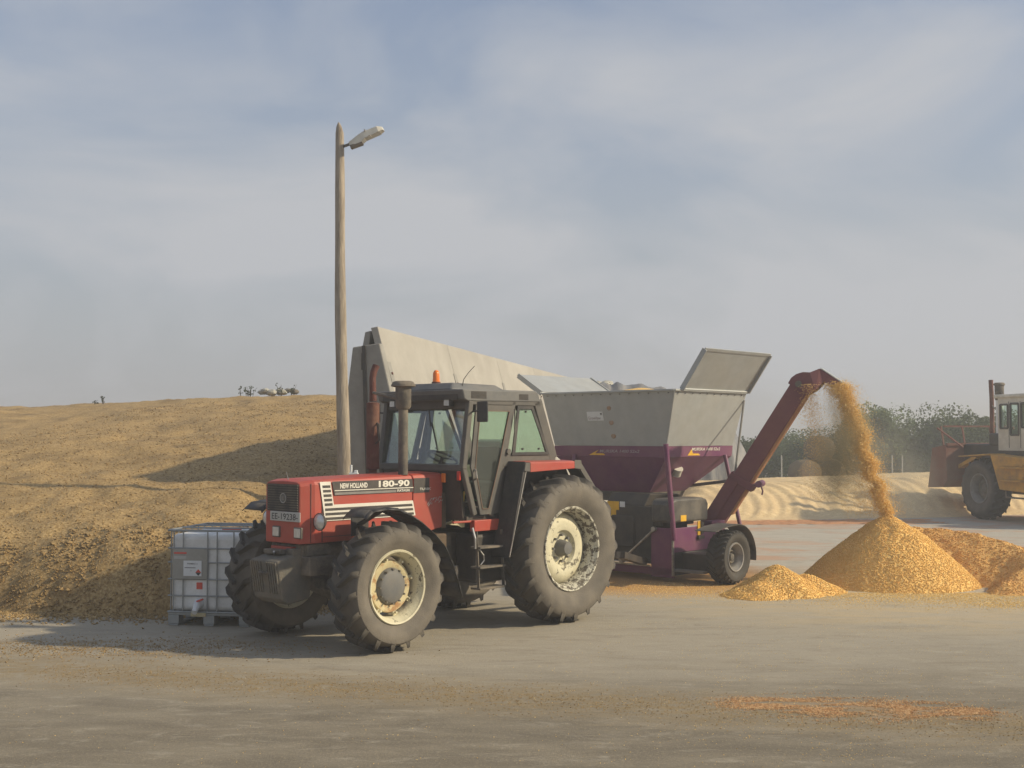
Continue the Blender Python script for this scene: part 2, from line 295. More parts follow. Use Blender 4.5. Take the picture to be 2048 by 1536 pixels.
# ------------------------------------------------------------------ ground
def ground_material():
    m = bpy.data.materials.new('dusty_concrete_yard'); m.use_nodes = True; t = m.node_tree; N = t.nodes; K = t.links
    b = N['Principled BSDF']; b.inputs['Roughness'].default_value = 0.93; b.inputs['Specular IOR Level'].default_value = 0.2
    tc = N.new('ShaderNodeTexCoord'); P = tc.outputs['Object']
    def nz(scale, detail=6, rough=0.6, st=(1, 1, 1), dist=0.0, off=(0, 0, 0)):
        mp = N.new('ShaderNodeMapping'); mp.inputs['Scale'].default_value = st; mp.inputs['Location'].default_value = off; K.new(P, mp.inputs[0])
        n = N.new('ShaderNodeTexNoise'); n.inputs['Scale'].default_value = scale; n.inputs['Detail'].default_value = detail; n.inputs['Roughness'].default_value = rough; n.inputs['Distortion'].default_value = dist
        K.new(mp.outputs[0], n.inputs['Vector']); return n.outputs['Fac']
    def rng(s, a, b_, c=0.0, d=1.0, smooth=False):
        r = N.new('ShaderNodeMapRange'); r.inputs[1].default_value = a; r.inputs[2].default_value = b_; r.inputs[3].default_value = c; r.inputs[4].default_value = d
        if smooth: r.interpolation_type = 'SMOOTHSTEP'
        K.new(s, r.inputs[0]); return r.outputs[0]
    def mth(op, a, b_=None, cl=False):
        n = N.new('ShaderNodeMath'); n.operation = op; n.use_clamp = cl
        for i, q in enumerate((a, b_)):
            if q is None: continue
            if isinstance(q, (int, float)): n.inputs[i].default_value = q
            else: K.new(q, n.inputs[i])
        return n.outputs[0]
    def mix(f, a, b_):
        n = N.new('ShaderNodeMix'); n.data_type = 'RGBA'
        if isinstance(f, (int, float)): n.inputs[0].default_value = f
        else: K.new(f, n.inputs[0])
        for i, q in ((6, a), (7, b_)):
            if isinstance(q, tuple): n.inputs[i].default_value = (*q, 1)
            else: K.new(q, n.inputs[i])
        return n.outputs[2]
    sp = N.new('ShaderNodeSeparateXYZ'); K.new(P, sp.inputs[0]); X, Y = sp.outputs[0], sp.outputs[1]
    big = nz(0.35, 5, 0.55, (1, 1.6, 1)); med = nz(1.7, 7, 0.65, (0.6, 1.6, 1), 0.4); fine = nz(38, 5, 0.75, (1, 1, 1)); streak = nz(1.6, 9, 0.72, (0.55, 1.9, 1), 0.5, (3, 1, 0)); scuff = nz(3.2, 9, 0.78, (0.7, 1.5, 1), 0.8, (1, 5, 0))
    # dirty trafficked front strip -> grey concrete -> pale swept concrete at the back
    yy = mth('ADD', Y, mth('MULTIPLY', mth('SUBTRACT', big, 0.5), 5.0))
    base = mix(rng(yy, 9.5, 13.5, smooth=True), (0.19, 0.162, 0.118), (0.36, 0.318, 0.245))
    base = mix(rng(mth('ADD', yy, mth('MULTIPLY', X, 0.35)), 15.5, 22.0, smooth=True), base, (0.47, 0.435, 0.365))
    base = mix(rng(med, 0.42, 0.68, 0, 0.4), base, (0.38, 0.325, 0.235))
    base = mix(rng(streak, 0.52, 0.72, 0, 0.5), base, (0.185, 0.155, 0.115))
    base = mix(rng(scuff, 0.53, 0.66, 0, 0.5), base, (0.44, 0.395, 0.31))
    base = mix(rng(scuff, 0.45, 0.33, 0, 0.45), base, (0.17, 0.145, 0.105))
    # yellow flour dust round the grain piles
    dx = mth('MULTIPLY', mth('SUBTRACT', X, 5.6), 0.24); dy = mth('MULTIPLY', mth('SUBTRACT', Y, 17.6), 0.30)
    rr = mth('SQRT', mth('ADD', mth('MULTIPLY', dx, dx), mth('MULTIPLY', dy, dy)))
    dustf = mth('MULTIPLY', rng(rr, 1.25, 0.35, 0, 1, True), rng(med, 0.35, 0.62, 0.25, 1.0))
    base = mix(mth('MULTIPLY', dustf, 0.62), base, (0.60, 0.44, 0.22))
    # bands of trodden silage crumbs along the lane (a long line slightly askew) and by the heap
    ln = mth('ADD', Y, mth('ADD', mth('MULTIPLY', X, 0.27), mth('MULTIPLY', mth('SUBTRACT', streak, 0.5), 1.2)))
    band = mth('MULTIPLY', rng(mth('ABSOLUTE', mth('SUBTRACT', ln, 10.85)), 0.95, 0.15), rng(nz(6, 9, 0.8, (0.8, 1.6, 1)), 0.40, 0.56))
    base = mix(mth('MULTIPLY', band, 0.85), base, (0.27, 0.195, 0.095))
    lf = mth('MULTIPLY', mth('MULTIPLY', rng(X, -1.6, -3.6), rng(mth('ABSOLUTE', mth('SUBTRACT', Y, 13.3)), 1.2, 0.3)), rng(nz(2.2, 8, 0.7, (1, 1.6, 1)), 0.47, 0.6))
    base = mix(mth('MULTIPLY', lf, 0.62), base, (0.26, 0.18, 0.085))
    # rusty red grain dust in the far yard
    rd = mth('MULTIPLY', mth('MULTIPLY', rng(Y, 20.5, 22.5), rng(X, 2.5, 4.5)), rng(nz(0.55, 8, 0.7, (0.8, 1.5, 1), 0.5, (7, 2, 0)), 0.50, 0.60))
    base = mix(mth('MULTIPLY', rd, 0.6), base, (0.50, 0.25, 0.13))
    # under the mixer
    ud = mth('SQRT', mth('ADD', mth('POWER', mth('MULTIPLY', mth('SUBTRACT', X, 2.2), 0.42), 2.0), mth('POWER', mth('MULTIPLY', mth('SUBTRACT', Y, 20.0), 0.42), 2.0)))
    base = mix(mth('MULTIPLY', rng(ud, 1.15, 0.7), rng(fine, 0.3, 0.6, 0.55, 1)), base, (0.52, 0.27, 0.075))
    # faint wheel tracks along the lane, curving off towards the piles
    cv = mth('ADD', ln, mth('MULTIPLY', mth('MULTIPLY', X, X), -0.012))
    for c0, wd, st_, colr in ((9.55, 0.16, 0.38, (0.13, 0.11, 0.082)), (9.05, 0.14, 0.30, (0.14, 0.118, 0.088)), (11.75, 0.18, 0.30, (0.17, 0.145, 0.11)), (12.4, 0.30, 0.30, (0.42, 0.37, 0.29)), (10.2, 0.22, 0.25, (0.36, 0.31, 0.23))):
        tr_ = mth('MULTIPLY', rng(mth('ABSOLUTE', mth('SUBTRACT', cv, c0)), wd, wd * 0.3, 0, st_, True), rng(nz(1.3, 6, 0.7, (0.5, 2.0, 1), 0.2, (c0, 0, 0)), 0.38, 0.6))
        base = mix(tr_, base, colr)
    # orange meal trodden into the lane at the spill
    sd_ = mth('ADD', mth('POWER', mth('MULTIPLY', mth('SUBTRACT', X, 2.9), 0.85), 2.0), mth('POWER', mth('MULTIPLY', mth('SUBTRACT', ln, 11.2), 3.2), 2.0))
    base = mix(mth('MULTIPLY', rng(sd_, 1.3, 0.3), rng(nz(5.0, 8, 0.75, (0.5, 2.4, 1)), 0.45, 0.62, 0, 0.7)), base, (0.46, 0.27, 0.13))
    # specks
    base = mix(rng(fine, 0.54, 0.68, 0, 0.6), base, (0.42, 0.34, 0.21))
    base = mix(rng(fine, 0.45, 0.30, 0, 0.55), base, (0.15, 0.125, 0.09))
    K.new(base, b.inputs['Base Color'])
    bp = N.new('ShaderNodeBump'); bp.inputs['Strength'].default_value = 0.5; bp.inputs['Distance'].default_value = 0.015
    K.new(mth('ADD', fine, mth('MULTIPLY', med, 2.0)), bp.inputs['Height']); K.new(bp.outputs[0], b.inputs['Normal'])
    return m
g = MB(); g.add([(-420, -40, 0), (420, -40, 0), (420, 480, 0), (-420, 480, 0)], [(0, 1, 2, 3)])
tag(g.build('ground', ground_material()), kind='structure')

# ------------------------------------------------------------------ silo wall (bunker wall of A-shaped precast units)
WD = Vector((0.2181, 0.9759, 0)); WANG = atan2(WD.y, WD.x)
W0 = Vector((-2.32, 19.95, 0)); PL = 4.2
def wallx(Y): return W0.x + (Y - W0.y) * WD.x / WD.y
sw = empty('silo_wall', W0, WANG, 'long pale precast concrete silage clamp wall of leaning panels receding behind the red tractor', 'wall')
# local: x along wall, y to the left (towards the heap), z up
def leaf(x0, x1, ztop, side):
    if side > 0:   # right leaf, leaning, faces the yard
        pr = [(-0.01, ztop), (-0.13, ztop + 0.02), (-1.20, 0), (-1.04, 0)]
    else:
        pr = [(0.02, ztop - 0.04), (0.12, ztop - 0.06), (0.36, 2.7), (0.42, 0), (0.25, 0), (0.2, 2.6)]
    m = MB(); m.prism([(x0, y, z) for y, z in pr], (x1 - x0, 0, 0)); return m
for i in range(7):
    a = leaf(i * PL + 0.008, (i + 1) * PL - 0.008, 4.05, 1).build('panel', M['concretewall'], sw, bevel=0.012, fix=True)
    if i < 3: leaf(i * PL + 0.10, (i + 1) * PL - 0.008, 4.05, -1).build('inner_panel', M['concretedark'], sw, bevel=0.01, fix=True)
    # joint plates with a bolt
    for zz, ll in ((3.30, 0.46), (1.4, 0.46)):
        yo = -0.13 - (4.05 - zz) * 0.2665
        pl = MB(); up = Vector((0, -0.2665, -1)).normalized(); nrm = Vector((0, -1, 0.2665)).normalized()
        o = Vector((i * PL + (0.1 if i == 0 else 0.0), yo, zz)) + nrm * 0.006
        pl.bar(o - up * 0.2, o + up * 0.2, 0.18, 0.02, up=nrm)
        p = pl.build('joint_plate', M['concretedark'], a, bevel=0.003)
        bl = MB(); bl.tube([o + nrm * 0.004, o + nrm * 0.03], 0.022, 8); bl.build('bolt', M['rust'], a)
gs = MB(); gs.prism([(-0.22, 0.22, 3.72), (-0.22, -0.24, 3.78), (-0.22, -1.16, 0), (-0.22, 0.40, 0), (-0.22, 0.34, 2.7)], (0.2, 0, 0))
gs.build('end_web', M['concretedark'], sw, bevel=0.02, fix=True)
rb = MB(); rb.bar((-0.235, 0.02, 3.74), (-0.235, -0.12, 0.0), 0.06, 0.03, up=(1, 0, 0)); rb.box((-0.24, -0.02, 3.35), (-0.225, 0.06, 3.62))
rb.build('web_groove', M['machblack'], sw)

# ------------------------------------------------------------------ silage heap
def sm(a, b, x):
    t = max(0, min(1, (x - a) / (b - a))); return t * t * (3 - 2 * t)
def heap_h(x, y):
    edge = 15.95 + 0.25 * fbm(x * 0.5, 3.1, 0, 3) + 0.10 * sm(-4.5, -2.8, x) * 10 * 0.6
    d = y - edge
    if d < 0: return -0.05
    bank = 0.78 * (1 - math.exp(-(d / 0.30) ** 1.3)) if d < 6 else 0.78
    rise = 0.0
    pts = [(0, 0), (3, 0.62), (6, 1.08), (10, 1.66), (14, 2.12), (18, 2.55), (24, 2.75), (34, 2.5)]
    for (a, ha), (b_, hb) in zip(pts, pts[1:]):
        if d >= a: rise = ha + (hb - ha) * min(1, (d - a) / (b_ - a))
    xl = max(0.0, -x - 6.0); rise *= max(0.0, 1.0 - xl * 0.010 - 0.0004 * xl * xl)
    h = bank + rise
    h += 0.12 * fbm(x * 0.35, y * 0.35, 1.7, 4) + 0.045 * fbm(x * 1.4, y * 1.4, 4.2, 4) * (1 + 1.8 * math.exp(-d / 1.5)) + 0.07 * math.exp(-((d - 0.5) / 0.6) ** 2) * fbm(x * 2.2, 2.0 * y, 8.0, 4) + 0.02 * fbm(x * 5, y * 5, 2.2, 2)
    # trodden ledge low down by the container
    h -= 0.10 * math.exp(-((d - 2.4 - 0.5 * fbm(x * 0.4, 2, 2, 3)) / 0.6) ** 2) * sm(-8, -5, x) * max(0, 0.5 + fbm(x * 0.7, 1, 1, 3))
    return h
hm = MB(); NX, NY = 300, 250
def heap_fn(u, v):
    y = 15.6 + 34 * (v ** 1.9)
    xr = wallx(y) + 0.15 if y > 19.6 else -2.05
    x = xr - (34 * (u ** 1.7))
    return (x, y, heap_h(x, y))
hm.grid(heap_fn, NX, NY)
# loose chips and stalk bits lying on the heap belong to it
for _ in range(15000):
    v = random.random(); y = 16.0 + 17 * (v ** 1.8); x = (wallx(y) if y > 19.6 else -2.2) - 0.1 - random.random() ** 1.25 * 9.5
    z = heap_h(x, y)
    if z < 0: continue
    hm.kern((x, y, z + 0.005), random.uniform(0.005, 0.013) * (1 + (y - 16) * 0.04), random.uniform(1.2, 3.2))
for _ in range(5200):
    x = random.uniform(-10.5, -1.9); d = abs(random.gauss(0.25, 0.5)); y = 15.95 + 0.25 * fbm(x * 0.5, 3.1, 0, 3) + 0.6 * sm(-4.5, -2.8, x) + d; z = heap_h(x, y)
    if z < 0 or fbm(x * 1.3, y, 6, 3) < -0.15: continue
    hm.kern((x, y - 0.01, z + 0.005), random.uniform(0.008, 0.022) * (1 if random.random() < 0.93 else 1.8), random.uniform(0.9, 2.2))
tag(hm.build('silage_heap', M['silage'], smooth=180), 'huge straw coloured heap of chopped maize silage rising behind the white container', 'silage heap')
# crumbs along the foot of the heap
cr = MB()
for _ in range(7000):
    x = random.uniform(-9.5, -1.9); d = -abs(random.gauss(0, 0.38))
    y = 16.0 + d + (0.6 * sm(-4.5, -2.8, x)); s = random.uniform(0.005, 0.02)
    cr.kern((x, y, s * 0.4), s)
for _ in range(2600):
    x = random.gauss(-4.6, 1.2); y = random.gauss(13.35, 0.35); s = random.uniform(0.004, 0.010); cr.kern((x, y, s * 0.4), s)
for _ in range(5200):
    x = random.uniform(-4.6, 5.0); y = 10.85 - 0.27 * x + random.gauss(0, 0.30); s = random.uniform(0.0025, 0.0065); cr.kern((x, y, s * 0.4), s)
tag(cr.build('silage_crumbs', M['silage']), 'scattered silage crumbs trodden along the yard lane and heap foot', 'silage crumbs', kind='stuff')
wk = MB()
for _ in range(2600):
    y = 8.2 + 9 * random.random() ** 1.2; x = random.uniform(-0.45, 0.45) * y
    if fbm(x * 0.9, y * 1.5, 3, 4) < random.gauss(0.0, 0.12): continue
    s = random.uniform(0.0018, 0.0048); wk.kern((x, y, s * 0.4), s)
for _ in range(3800):
    y = random.uniform(8.4, 15.5); x = (0.26 + random.gauss(0, 0.12)) * y; s = random.uniform(0.002, 0.0045)
    if fbm(x * 1.1, y * 1.8, 9, 4) < random.gauss(0.02, 0.12): continue
    wk.kern((x, y, s * 0.4), s)
tag(wk.build('loose_kernels', M['kernel']), 'single pale kernels sprinkled over the grey yard', 'kernels', kind='stuff')
sg = MB()
for _ in range(24000):
    t = random.random(); x = 1.9 + 2.0 * t + random.gauss(0, 0.12); y = 10.58 - 0.30 * t + random.gauss(0, 0.21) * (0.6 + 0.5 * sin(pi * t))
    if fbm(x * 2.2, y * 7, 5.0, 4) < -0.02 + random.gauss(0, 0.16): continue
    s = random.uniform(0.0028, 0.0062); sg.kern((x, y, s * 0.5), s)
tag(sg.build('grain_spill', grain_mat('orange_maize', (0.42, 0.21, 0.09), (0.56, 0.33, 0.15), (0.68, 0.48, 0.27), 20, 0.1)), 'patch of orange spilled grain on the lane in the right foreground', 'spilled grain', kind='stuff')

# ------------------------------------------------------------------ grain piles
def pile(name, fn, x0, x1, y0, y1, n, mtl, label, nk, cat='grain pile', ks=(0.006, 0.013), group=None):
    m = MB(); m.grid(lambda u, v: (x0 + (x1 - x0) * u, y0 + (y1 - y0) * v, fn(x0 + (x1 - x0) * u, y0 + (y1 - y0) * v)), n, int(n * (y1 - y0) / (x1 - x0)))
    m.f = [f for f in m.f if max(m.v[i][2] for i in f) > -0.015]
    k = 0; tries = 0
    while k < nk and tries < nk * 6:
        tries += 1
        x = random.uniform(x0, x1); y = random.uniform(y0, y1); z = fn(x, y)
        if z < 0.0 and random.random() > 0.12: continue
        if z < -0.02: continue
        m.kern((x, y, max(z, 0) + 0.004), random.uniform(*ks)); k += 1
    return tag(m.build(name, mtl, smooth=180), label, cat, group)
def cone(x, y, cx, cy, h, R, e=1.0, rnd=0.12):
    d = sqrt((x - cx) ** 2 + ((y - cy) * e) ** 2) / R
    z = h * (1 - sqrt(d * d + rnd * rnd)) / (1 - rnd)
    return z
def big_fn(x, y):
    z = cone(x, y, 5.88, 19.25, 1.04, 1.40, 1.0, 0.13)
    if z > 0: z += 0.10 * z * (1.0 - z)          # slightly hollow / slumped flanks
    return z * (1 + 0.05 * fbm(x * 1.5, y * 1.5, 0, 3)) + 0.012 * fbm(x * 7, y * 7, 1, 3) - 0.01
pile('grain_pile', big_fn, 4.1, 7.6, 17.5, 21.0, 200, M['grain'], 'tall golden cone of rolled maize that the falling stream lands on', 26000)
def small_fn(x, y):
    z = cone(x, y, 3.88, 17.98, 0.40, 0.74, 1.0, 0.16); z2 = cone(x, y, 3.52, 17.62, 0.20, 0.56, 1.0, 0.2); z2 = max(z2, cone(x, y, 4.30, 18.15, 0.27, 0.62, 1.0, 0.2))
    z = max(z, z2)
    return z + 0.010 * fbm(x * 7, y * 7, 3, 3) + 0.03 * fbm(x * 2, y * 2, 3, 3) * (z > 0) - 0.01
pile('grain_pile', small_fn, 2.8, 5.0, 16.9, 18.95, 110, M['grain'], 'small low mound of maize in front of the mixer wheel', 7000)
def crest_fn(x, y):
    # long ridge curving right then towards the camera, hollow on its left
    P = [(6.6, 20.2, 0.80), (7.3, 19.9, 0.78), (7.9, 19.2, 0.62), (7.85, 18.5, 0.42), (7.2, 18.05, 0.16)]
    best = -1
    for (ax, ay, az), (bx, by, bz) in zip(P, P[1:]):
        t = max(0, min(1, ((x - ax) * (bx - ax) + (y - ay) * (by - ay)) / ((bx - ax) ** 2 + (by - ay) ** 2)))
        qx, qy, qz = ax + (bx - ax) * t, ay + (by - ay) * t, az + (bz - az) * t
        d = sqrt((x - qx) ** 2 + (y - qy) ** 2)
        side = (bx - ax) * (y - ay) - (by - ay) * (x - ax)     # >0 outside (left of travel)
        sl = 0.36 if side > 0 else 0.62
        best = max(best, qz - sqrt((sl * d) ** 2 + 0.0004))
    best = max(best, cone(x, y, 8.9, 18.4, 0.34, 1.7, 1.2, 0.2))
    return best + 0.016 * fbm(x * 6, y * 6, 5, 3) + 0.05 * fbm(x * 1.6, y * 1.6, 5, 3) * (best > 0.02) - 0.01
pile('grain_pile', crest_fn, 5.9, 11.5, 16.9, 22.6, 210, M['grainshade'], 'hollowed maize pile, coloured reddish for shade, with a curved crest behind and right of the tall cone', 22000)
fl = MB()
for _ in range(17000):
    x = random.gauss(6.4, 1.5); y = 17.95 - abs(random.gauss(0, 0.62)) + 0.03 * (x - 6) ** 2
    s = random.uniform(0.003, 0.007); fl.kern((x, y, s * 0.4), s)
for _ in range(6500):
    x = 6.2 + random.random() ** 0.7 * 3.0; y = 16.75 + random.gauss(0, 0.22) - 0.12 * (x - 6.2); s = random.uniform(0.003, 0.008); fl.kern((x, y, s * 0.4), s)
for _ in range(3500):
    x = random.gauss(2.6, 0.8); y = random.gauss(18.3, 0.5); s = random.uniform(0.003, 0.007); fl.kern((x, y, s * 0.4), s)
tag(fl.build('grain_dusting', M['kernel']), 'thin dusting of maize fragments round the foot of the piles', 'scattered grain', kind='stuff')

# wide flat barley pile with wheel tracks
def far_fn(x, y):
    fr = 32.3 + 0.25 * fbm(x * 0.3, 1, 2, 3) + 0.32 * (x - 5); d = y - fr
    if d < 0: return -0.05
    top = 0.82 + 0.022 * (x - 5) + 0.025 * fbm(x * 0.5, 0, 7, 3)
    z = top * sm(-0.25, 3.6, d)
    z *= sm(3.9, 5.6, x)
    # arcs left by the loader's wheels: ribs curving over the face
    cx = x - 0.9 * sin(d * 0.75 + 0.3) * (0.6 if x > 9 else 1.0)
    z += (0.022 * sin(cx * 5.2 + 1.3 * sin(cx * 1.1)) + 0.016 * sin(cx * 15 + 2 * sin(cx * 0.9))) * sm(0.1, 1.0, d) * (1 - sm(3.6, 4.4, d))
    z += 0.012 * sin(d * 26) * max(0, sin(cx * 2.6)) ** 3 * sm(0.3, 1, d)
    z -= 0.35 * sm(6, 14, d)
    return z + 0.02 * fbm(x * 2, y * 2, 9, 3)
fm = MB(); fm.grid(lambda u, v: (3.6 + 22 * u, 32.2 + 16 * v, far_fn(3.6 + 22 * u, 32.2 + 16 * v)), 420, 260)
tag(fm.build('barley_pile', grain_mat('pale_barley', (0.60, 0.43, 0.21), (0.70, 0.52, 0.28), (0.78, 0.61, 0.36), 14, 0.4, patch=(0.58, 0.42, 0.23), patchpos=0.5), smooth=180),
    'wide pale barley pile with curved wheel tracks across the back of the yard', 'grain pile')
rf = MB()
rf.grid(lambda u, v: (3.2 + 8.2 * u, 31.2 + 1.6 * v + 0.1 * u * 8, 0.035 * sin(pi * u) * sin(pi * v) + 0.03 * fbm(u * 30, v * 8, 0, 3)), 60, 14)
tag(rf.build('reddish_grain_strip', mat('reddish_grain', (0.46, 0.22, 0.10), 0.95, var=0.3, scale=8, bump=0.4)), 'low strip of reddish grain swept along the foot of the barley pile', 'grain strip', kind='stuff')

# ------------------------------------------------------------------ wheels
def ag_wheel(parent, c, R, W, rr, side, nl, tm, hub='rear', name='wheel', lug=0.052, dphi=0.26):
    """agricultural wheel: tyre with real chevron bars, deep rim, disc, hub. side=+1: outer face towards +y"""
    e = empty(name, c, 0, parent=parent)
    t = MB(); h = W / 2; Rc = R - lug
    prof = [(-h * 0.72, rr - 0.005), (-h * 0.80, rr + 0.03), (-h * 0.98, rr + (Rc - rr) * 0.35), (-h * 1.04, rr + (Rc - rr) * 0.58), (-h * 0.99, rr + (Rc - rr) * 0.80), (-h * 0.88, Rc - 0.032), (-h * 0.55, Rc - 0.012), (0, Rc)]
    prof = prof + [(-y, r) for y, r in reversed(prof[:-1])]
    t.lathe(prof, 72)
    lp = [(0.02, Rc), (-0.20, Rc - 0.003), (-0.45, Rc - 0.01), (-0.70, Rc - 0.018), (-0.90, Rc - 0.034), (-1.02, rr + (Rc - rr) * 0.80), (-0.99, rr + (Rc - rr) * 0.60)]
    hgt = [lug + 0.004, lug + 0.004, lug + 0.008, lug + 0.014, lug + 0.032, 0.055, -0.02]
    ph = [1.0, 0.82, 0.58, 0.36, 0.18, 0.06, 0.0]
    for sgn in (1, -1):
        for k in range(nl):
            a0 = 2 * pi * (k + (0.5 if sgn < 0 else 0)) / nl
            ww = 0.052 * R / 0.9
            vs = []; n = len(lp)
            for j in range(n):
                yy = lp[j][0] * h * sgn; r = lp[j][1]; a = a0 + dphi * ph[j]
                nx = 0.0
                for off, up in ((-1.25, -0.012), (-0.62, hgt[j]), (0.62, hgt[j]), (1.25, -0.012)):
                    wj = ww * (0.55 if j == 0 else 0.62 if j < 4 else 0.75)
                    aa = a + off * wj / R
                    if j >= 4:   # on the shoulder the bar stands out sideways as well
                        f = (j - 3) / 3.0; rad = r + up * (1 - f * 0.75); ys = yy + sgn * max(up, 0) * f * 0.55
                    else: rad = r + up; ys = yy
                    vs.append((rad * sin(aa), ys, rad * cos(aa)))
            fs = []
            for j in range(n - 1):
                for q in range(3):
                    A = j * 4 + q; B = A + 4; f = (A, A + 1, B + 1, B); fs.append(f if sgn < 0 else f[::-1])
            fs.append((0, 1, 2, 3) if sgn > 0 else (3, 2, 1, 0)); l = (n - 1) * 4; fs.append((l + 3, l + 2, l + 1, l) if sgn > 0 else (l, l + 1, l + 2, l + 3))
            t.add(vs, fs)
    t.build('tyre', tm, e, smooth=35, fix=True)
    s = side; yo = h * 0.80
    r = MB()
    pr = [(yo - 0.005, rr + 0.012), (yo + 0.012, rr + 0.004), (yo + 0.006, rr - 0.014), (yo - 0.02, rr - 0.022), (yo - 0.05, rr - 0.05), (yo * 0.35, rr - 0.062), (-yo * 0.5, rr - 0.062), (-yo + 0.02, rr - 0.022), (-yo - 0.01, rr + 0.004), (-yo - 0.004, rr + 0.012)]
    r.lathe([(y * s, q) for y, q in pr], 64)
    r.build('rim', {'rear': M['creamrough'], 'front': M['cream']}.get(hub, mat('dull_silver_rim', (0.30, 0.29, 0.27), 0.5, dirt=(0.12, 0.1, 0.08), damt=0.6, dscale=6)), e, smooth=40, fix=True)
    rb = rr - 0.062
    d = MB()
    if hub == 'rear':
        yd = yo * 0.12
        d.lathe([(s * (yd - 0.06), rb), (s * yd, rb - 0.03), (s * (yd + 0.045), rb * 0.78), (s * (yd + 0.055), rb * 0.66), (s * (yd + 0.04), rb * 0.50), (s * (yd - 0.015), rb * 0.44), (s * (yd - 0.02), rb * 0.2), (s * (yd - 0.02), 0.001)], 56)
        d.build('wheel_disc', M['cream'], e, smooth=40, fix=True)
        hb = MB(); hb.lathe([(s * (yd - 0.03), 0.11), (s * (yd + 0.09), 0.085), (s * (yd + 0.12), 0.075), (s * (yd + 0.125), 0.001)], 32)
        hb.build('hub', M['hubgrey'], e, smooth=40, fix=True)
        bo = MB()
        for k in range(8):
            a = 2 * pi * k / 8; q = rb * 0.36
            bo.tube([(q * sin(a), s * (yd - 0.03), q * cos(a)), (q * sin(a), s * (yd + 0.03), q * cos(a))], 0.017, 6)
        bo.each('wheel_bolt', M['hubgrey'], e)
    elif hub == 'front':
        yd = yo * 0.30
        d.lathe([(s * (yd - 0.015), rb * 0.60), (s * yd, rb * 0.60), (s * (yd + 0.012), rb * 0.66), (s * (yd + 0.008), rb * 0.84), (s * (yd - 0.012), rb * 0.87), (s * (yd - 0.03), rb * 0.86)], 56)
        d.build('wheel_disc', M['rimyellow'], e, smooth=40, fix=True)
        tb = MB()
        for k in range(8):
            a = 2 * pi * (k + 0.3) / 8; ca, sa = sin(a), cos(a)
            tb.bar((rb * 0.80 * ca, s * (yd - 0.01), rb * 0.80 * sa), (rb * 1.0 * ca, s * (yd - 0.02), rb * 1.0 * sa), 0.05, 0.03, up=(0, 1, 0))
            tb.tube([(rb * 0.90 * ca, s * (yd - 0.01), rb * 0.90 * sa), (rb * 0.90 * ca, s * (yd + 0.035), rb * 0.90 * sa)], 0.014, 6)
        tb.each('rim_lug', M['cream'], e, per=2, bevel=0.004)
        hb = MB(); hb.lathe([(s * (yd - 0.10), rb * 0.66), (s * (yd + 0.0), rb * 0.62), (s * (yd + 0.045), rb * 0.54), (s * (yd + 0.055), rb * 0.50), (s * (yd + 0.06), rb * 0.2), (s * (yd + 0.06), 0.001)], 40)
        hb.build('hub', M['hubgrey'], e, smooth=40, fix=True)
        bo = MB()
        for k in range(12):
            a = 2 * pi * k / 12; q = rb * 0.56
            bo.tube([(q * sin(a), s * (yd + 0.02), q * cos(a)), (q * sin(a), s * (yd + 0.062), q * cos(a))], 0.011, 6)
        bo.each('wheel_bolt', M['weight'], e)
    elif hub == 'plain':
        yd = yo * 0.1
        d.lathe([(s * (yd - 0.04), rb), (s * yd, rb - 0.02), (s * (yd + 0.05), rb * 0.6), (s * yd, rb * 0.42), (s * (yd + 0.06), rb * 0.32), (s * (yd + 0.07), 0.001)], 40)
        d.build('wheel_disc', M['weight'], e, smooth=40, fix=True)
    return e
TM_R = tyre_mat('rear_tractor_tyre', 0.78); TM_F = tyre_mat('front_tractor_tyre', 0.575)

# ------------------------------------------------------------------ red tractor (local: x forward, y left, z up; origin below rear axle)
YAW = atan2(-0.7326, -0.6806)
T = empty('red_tractor', (-0.09, 15.87, 0), YAW, 'dusty red four wheel drive tractor with a dark cab, hitched to the purple grain mill', 'tractor')
R_ = lambda *a, **k: None
# wheels
for s in (1, -1):
    ag_wheel(T, (0, s * 0.925, 0.905), 0.905, 0.52, 0.51, s, 21, TM_R, 'rear', 'rear_wheel')
    ag_wheel(T, (2.83, s * 0.925, 0.69), 0.69, 0.44, 0.385, s, 18, TM_F, 'front', 'front_wheel', lug=0.050, dphi=0.27)
# bonnet
b = MB()
def ring(x, hw, zb, zt, r=0.05):
    return [(x, -hw, zb), (x, hw, zb), (x, hw, zt - r), (x, hw - r * 0.35, zt - r * 0.35), (x, hw - r * 1.2, zt), (x, 0, zt + 0.012), (x, -hw + r * 1.2, zt), (x, -hw + r * 0.35, zt - r * 0.35), (x, -hw, zt - r)]
secs = [ring(3.515, 0.30, 1.135, 1.795), ring(3.36, 0.365, 1.14, 1.815), ring(1.955, 0.37, 1.15, 1.845)]
n = len(secs[0]); vs = [p for s in secs for p in s]
fs = [tuple(range(n))[::-1], tuple(range(2 * n, 3 * n))] + [(i * n + k, i * n + (k + 1) % n, (i + 1) * n + (k + 1) % n, (i + 1) * n + k) for i in range(2) for k in range(n)]
b.add(vs, fs); bonnet = b.build('bonnet', M['red'], T, bevel=0.01, fix=True)
b = MB(); secs = [ring(1.945, 0.372, 1.15, 1.848), ring(1.72, 0.375, 1.17, 1.85), ring(1.50, 0.40, 1.22, 1.856)]
vs = [p for s in secs for p in s]; b.add(vs, fs); b.build('rear_cowl', M['red'], T, bevel=0.01, fix=True)
# panel seams
sm_ = MB(); sm_.box((3.262, 0.366, 1.15), (3.268, 0.3735, 1.80)); sm_.box((3.40, 0.346, 1.15), (3.405, 0.352, 1.78)); sm_.box((2.0, 0.369, 1.20), (3.26, 0.3725, 1.206)); sm_.build('panel_seam', M['decalblack'], bonnet)
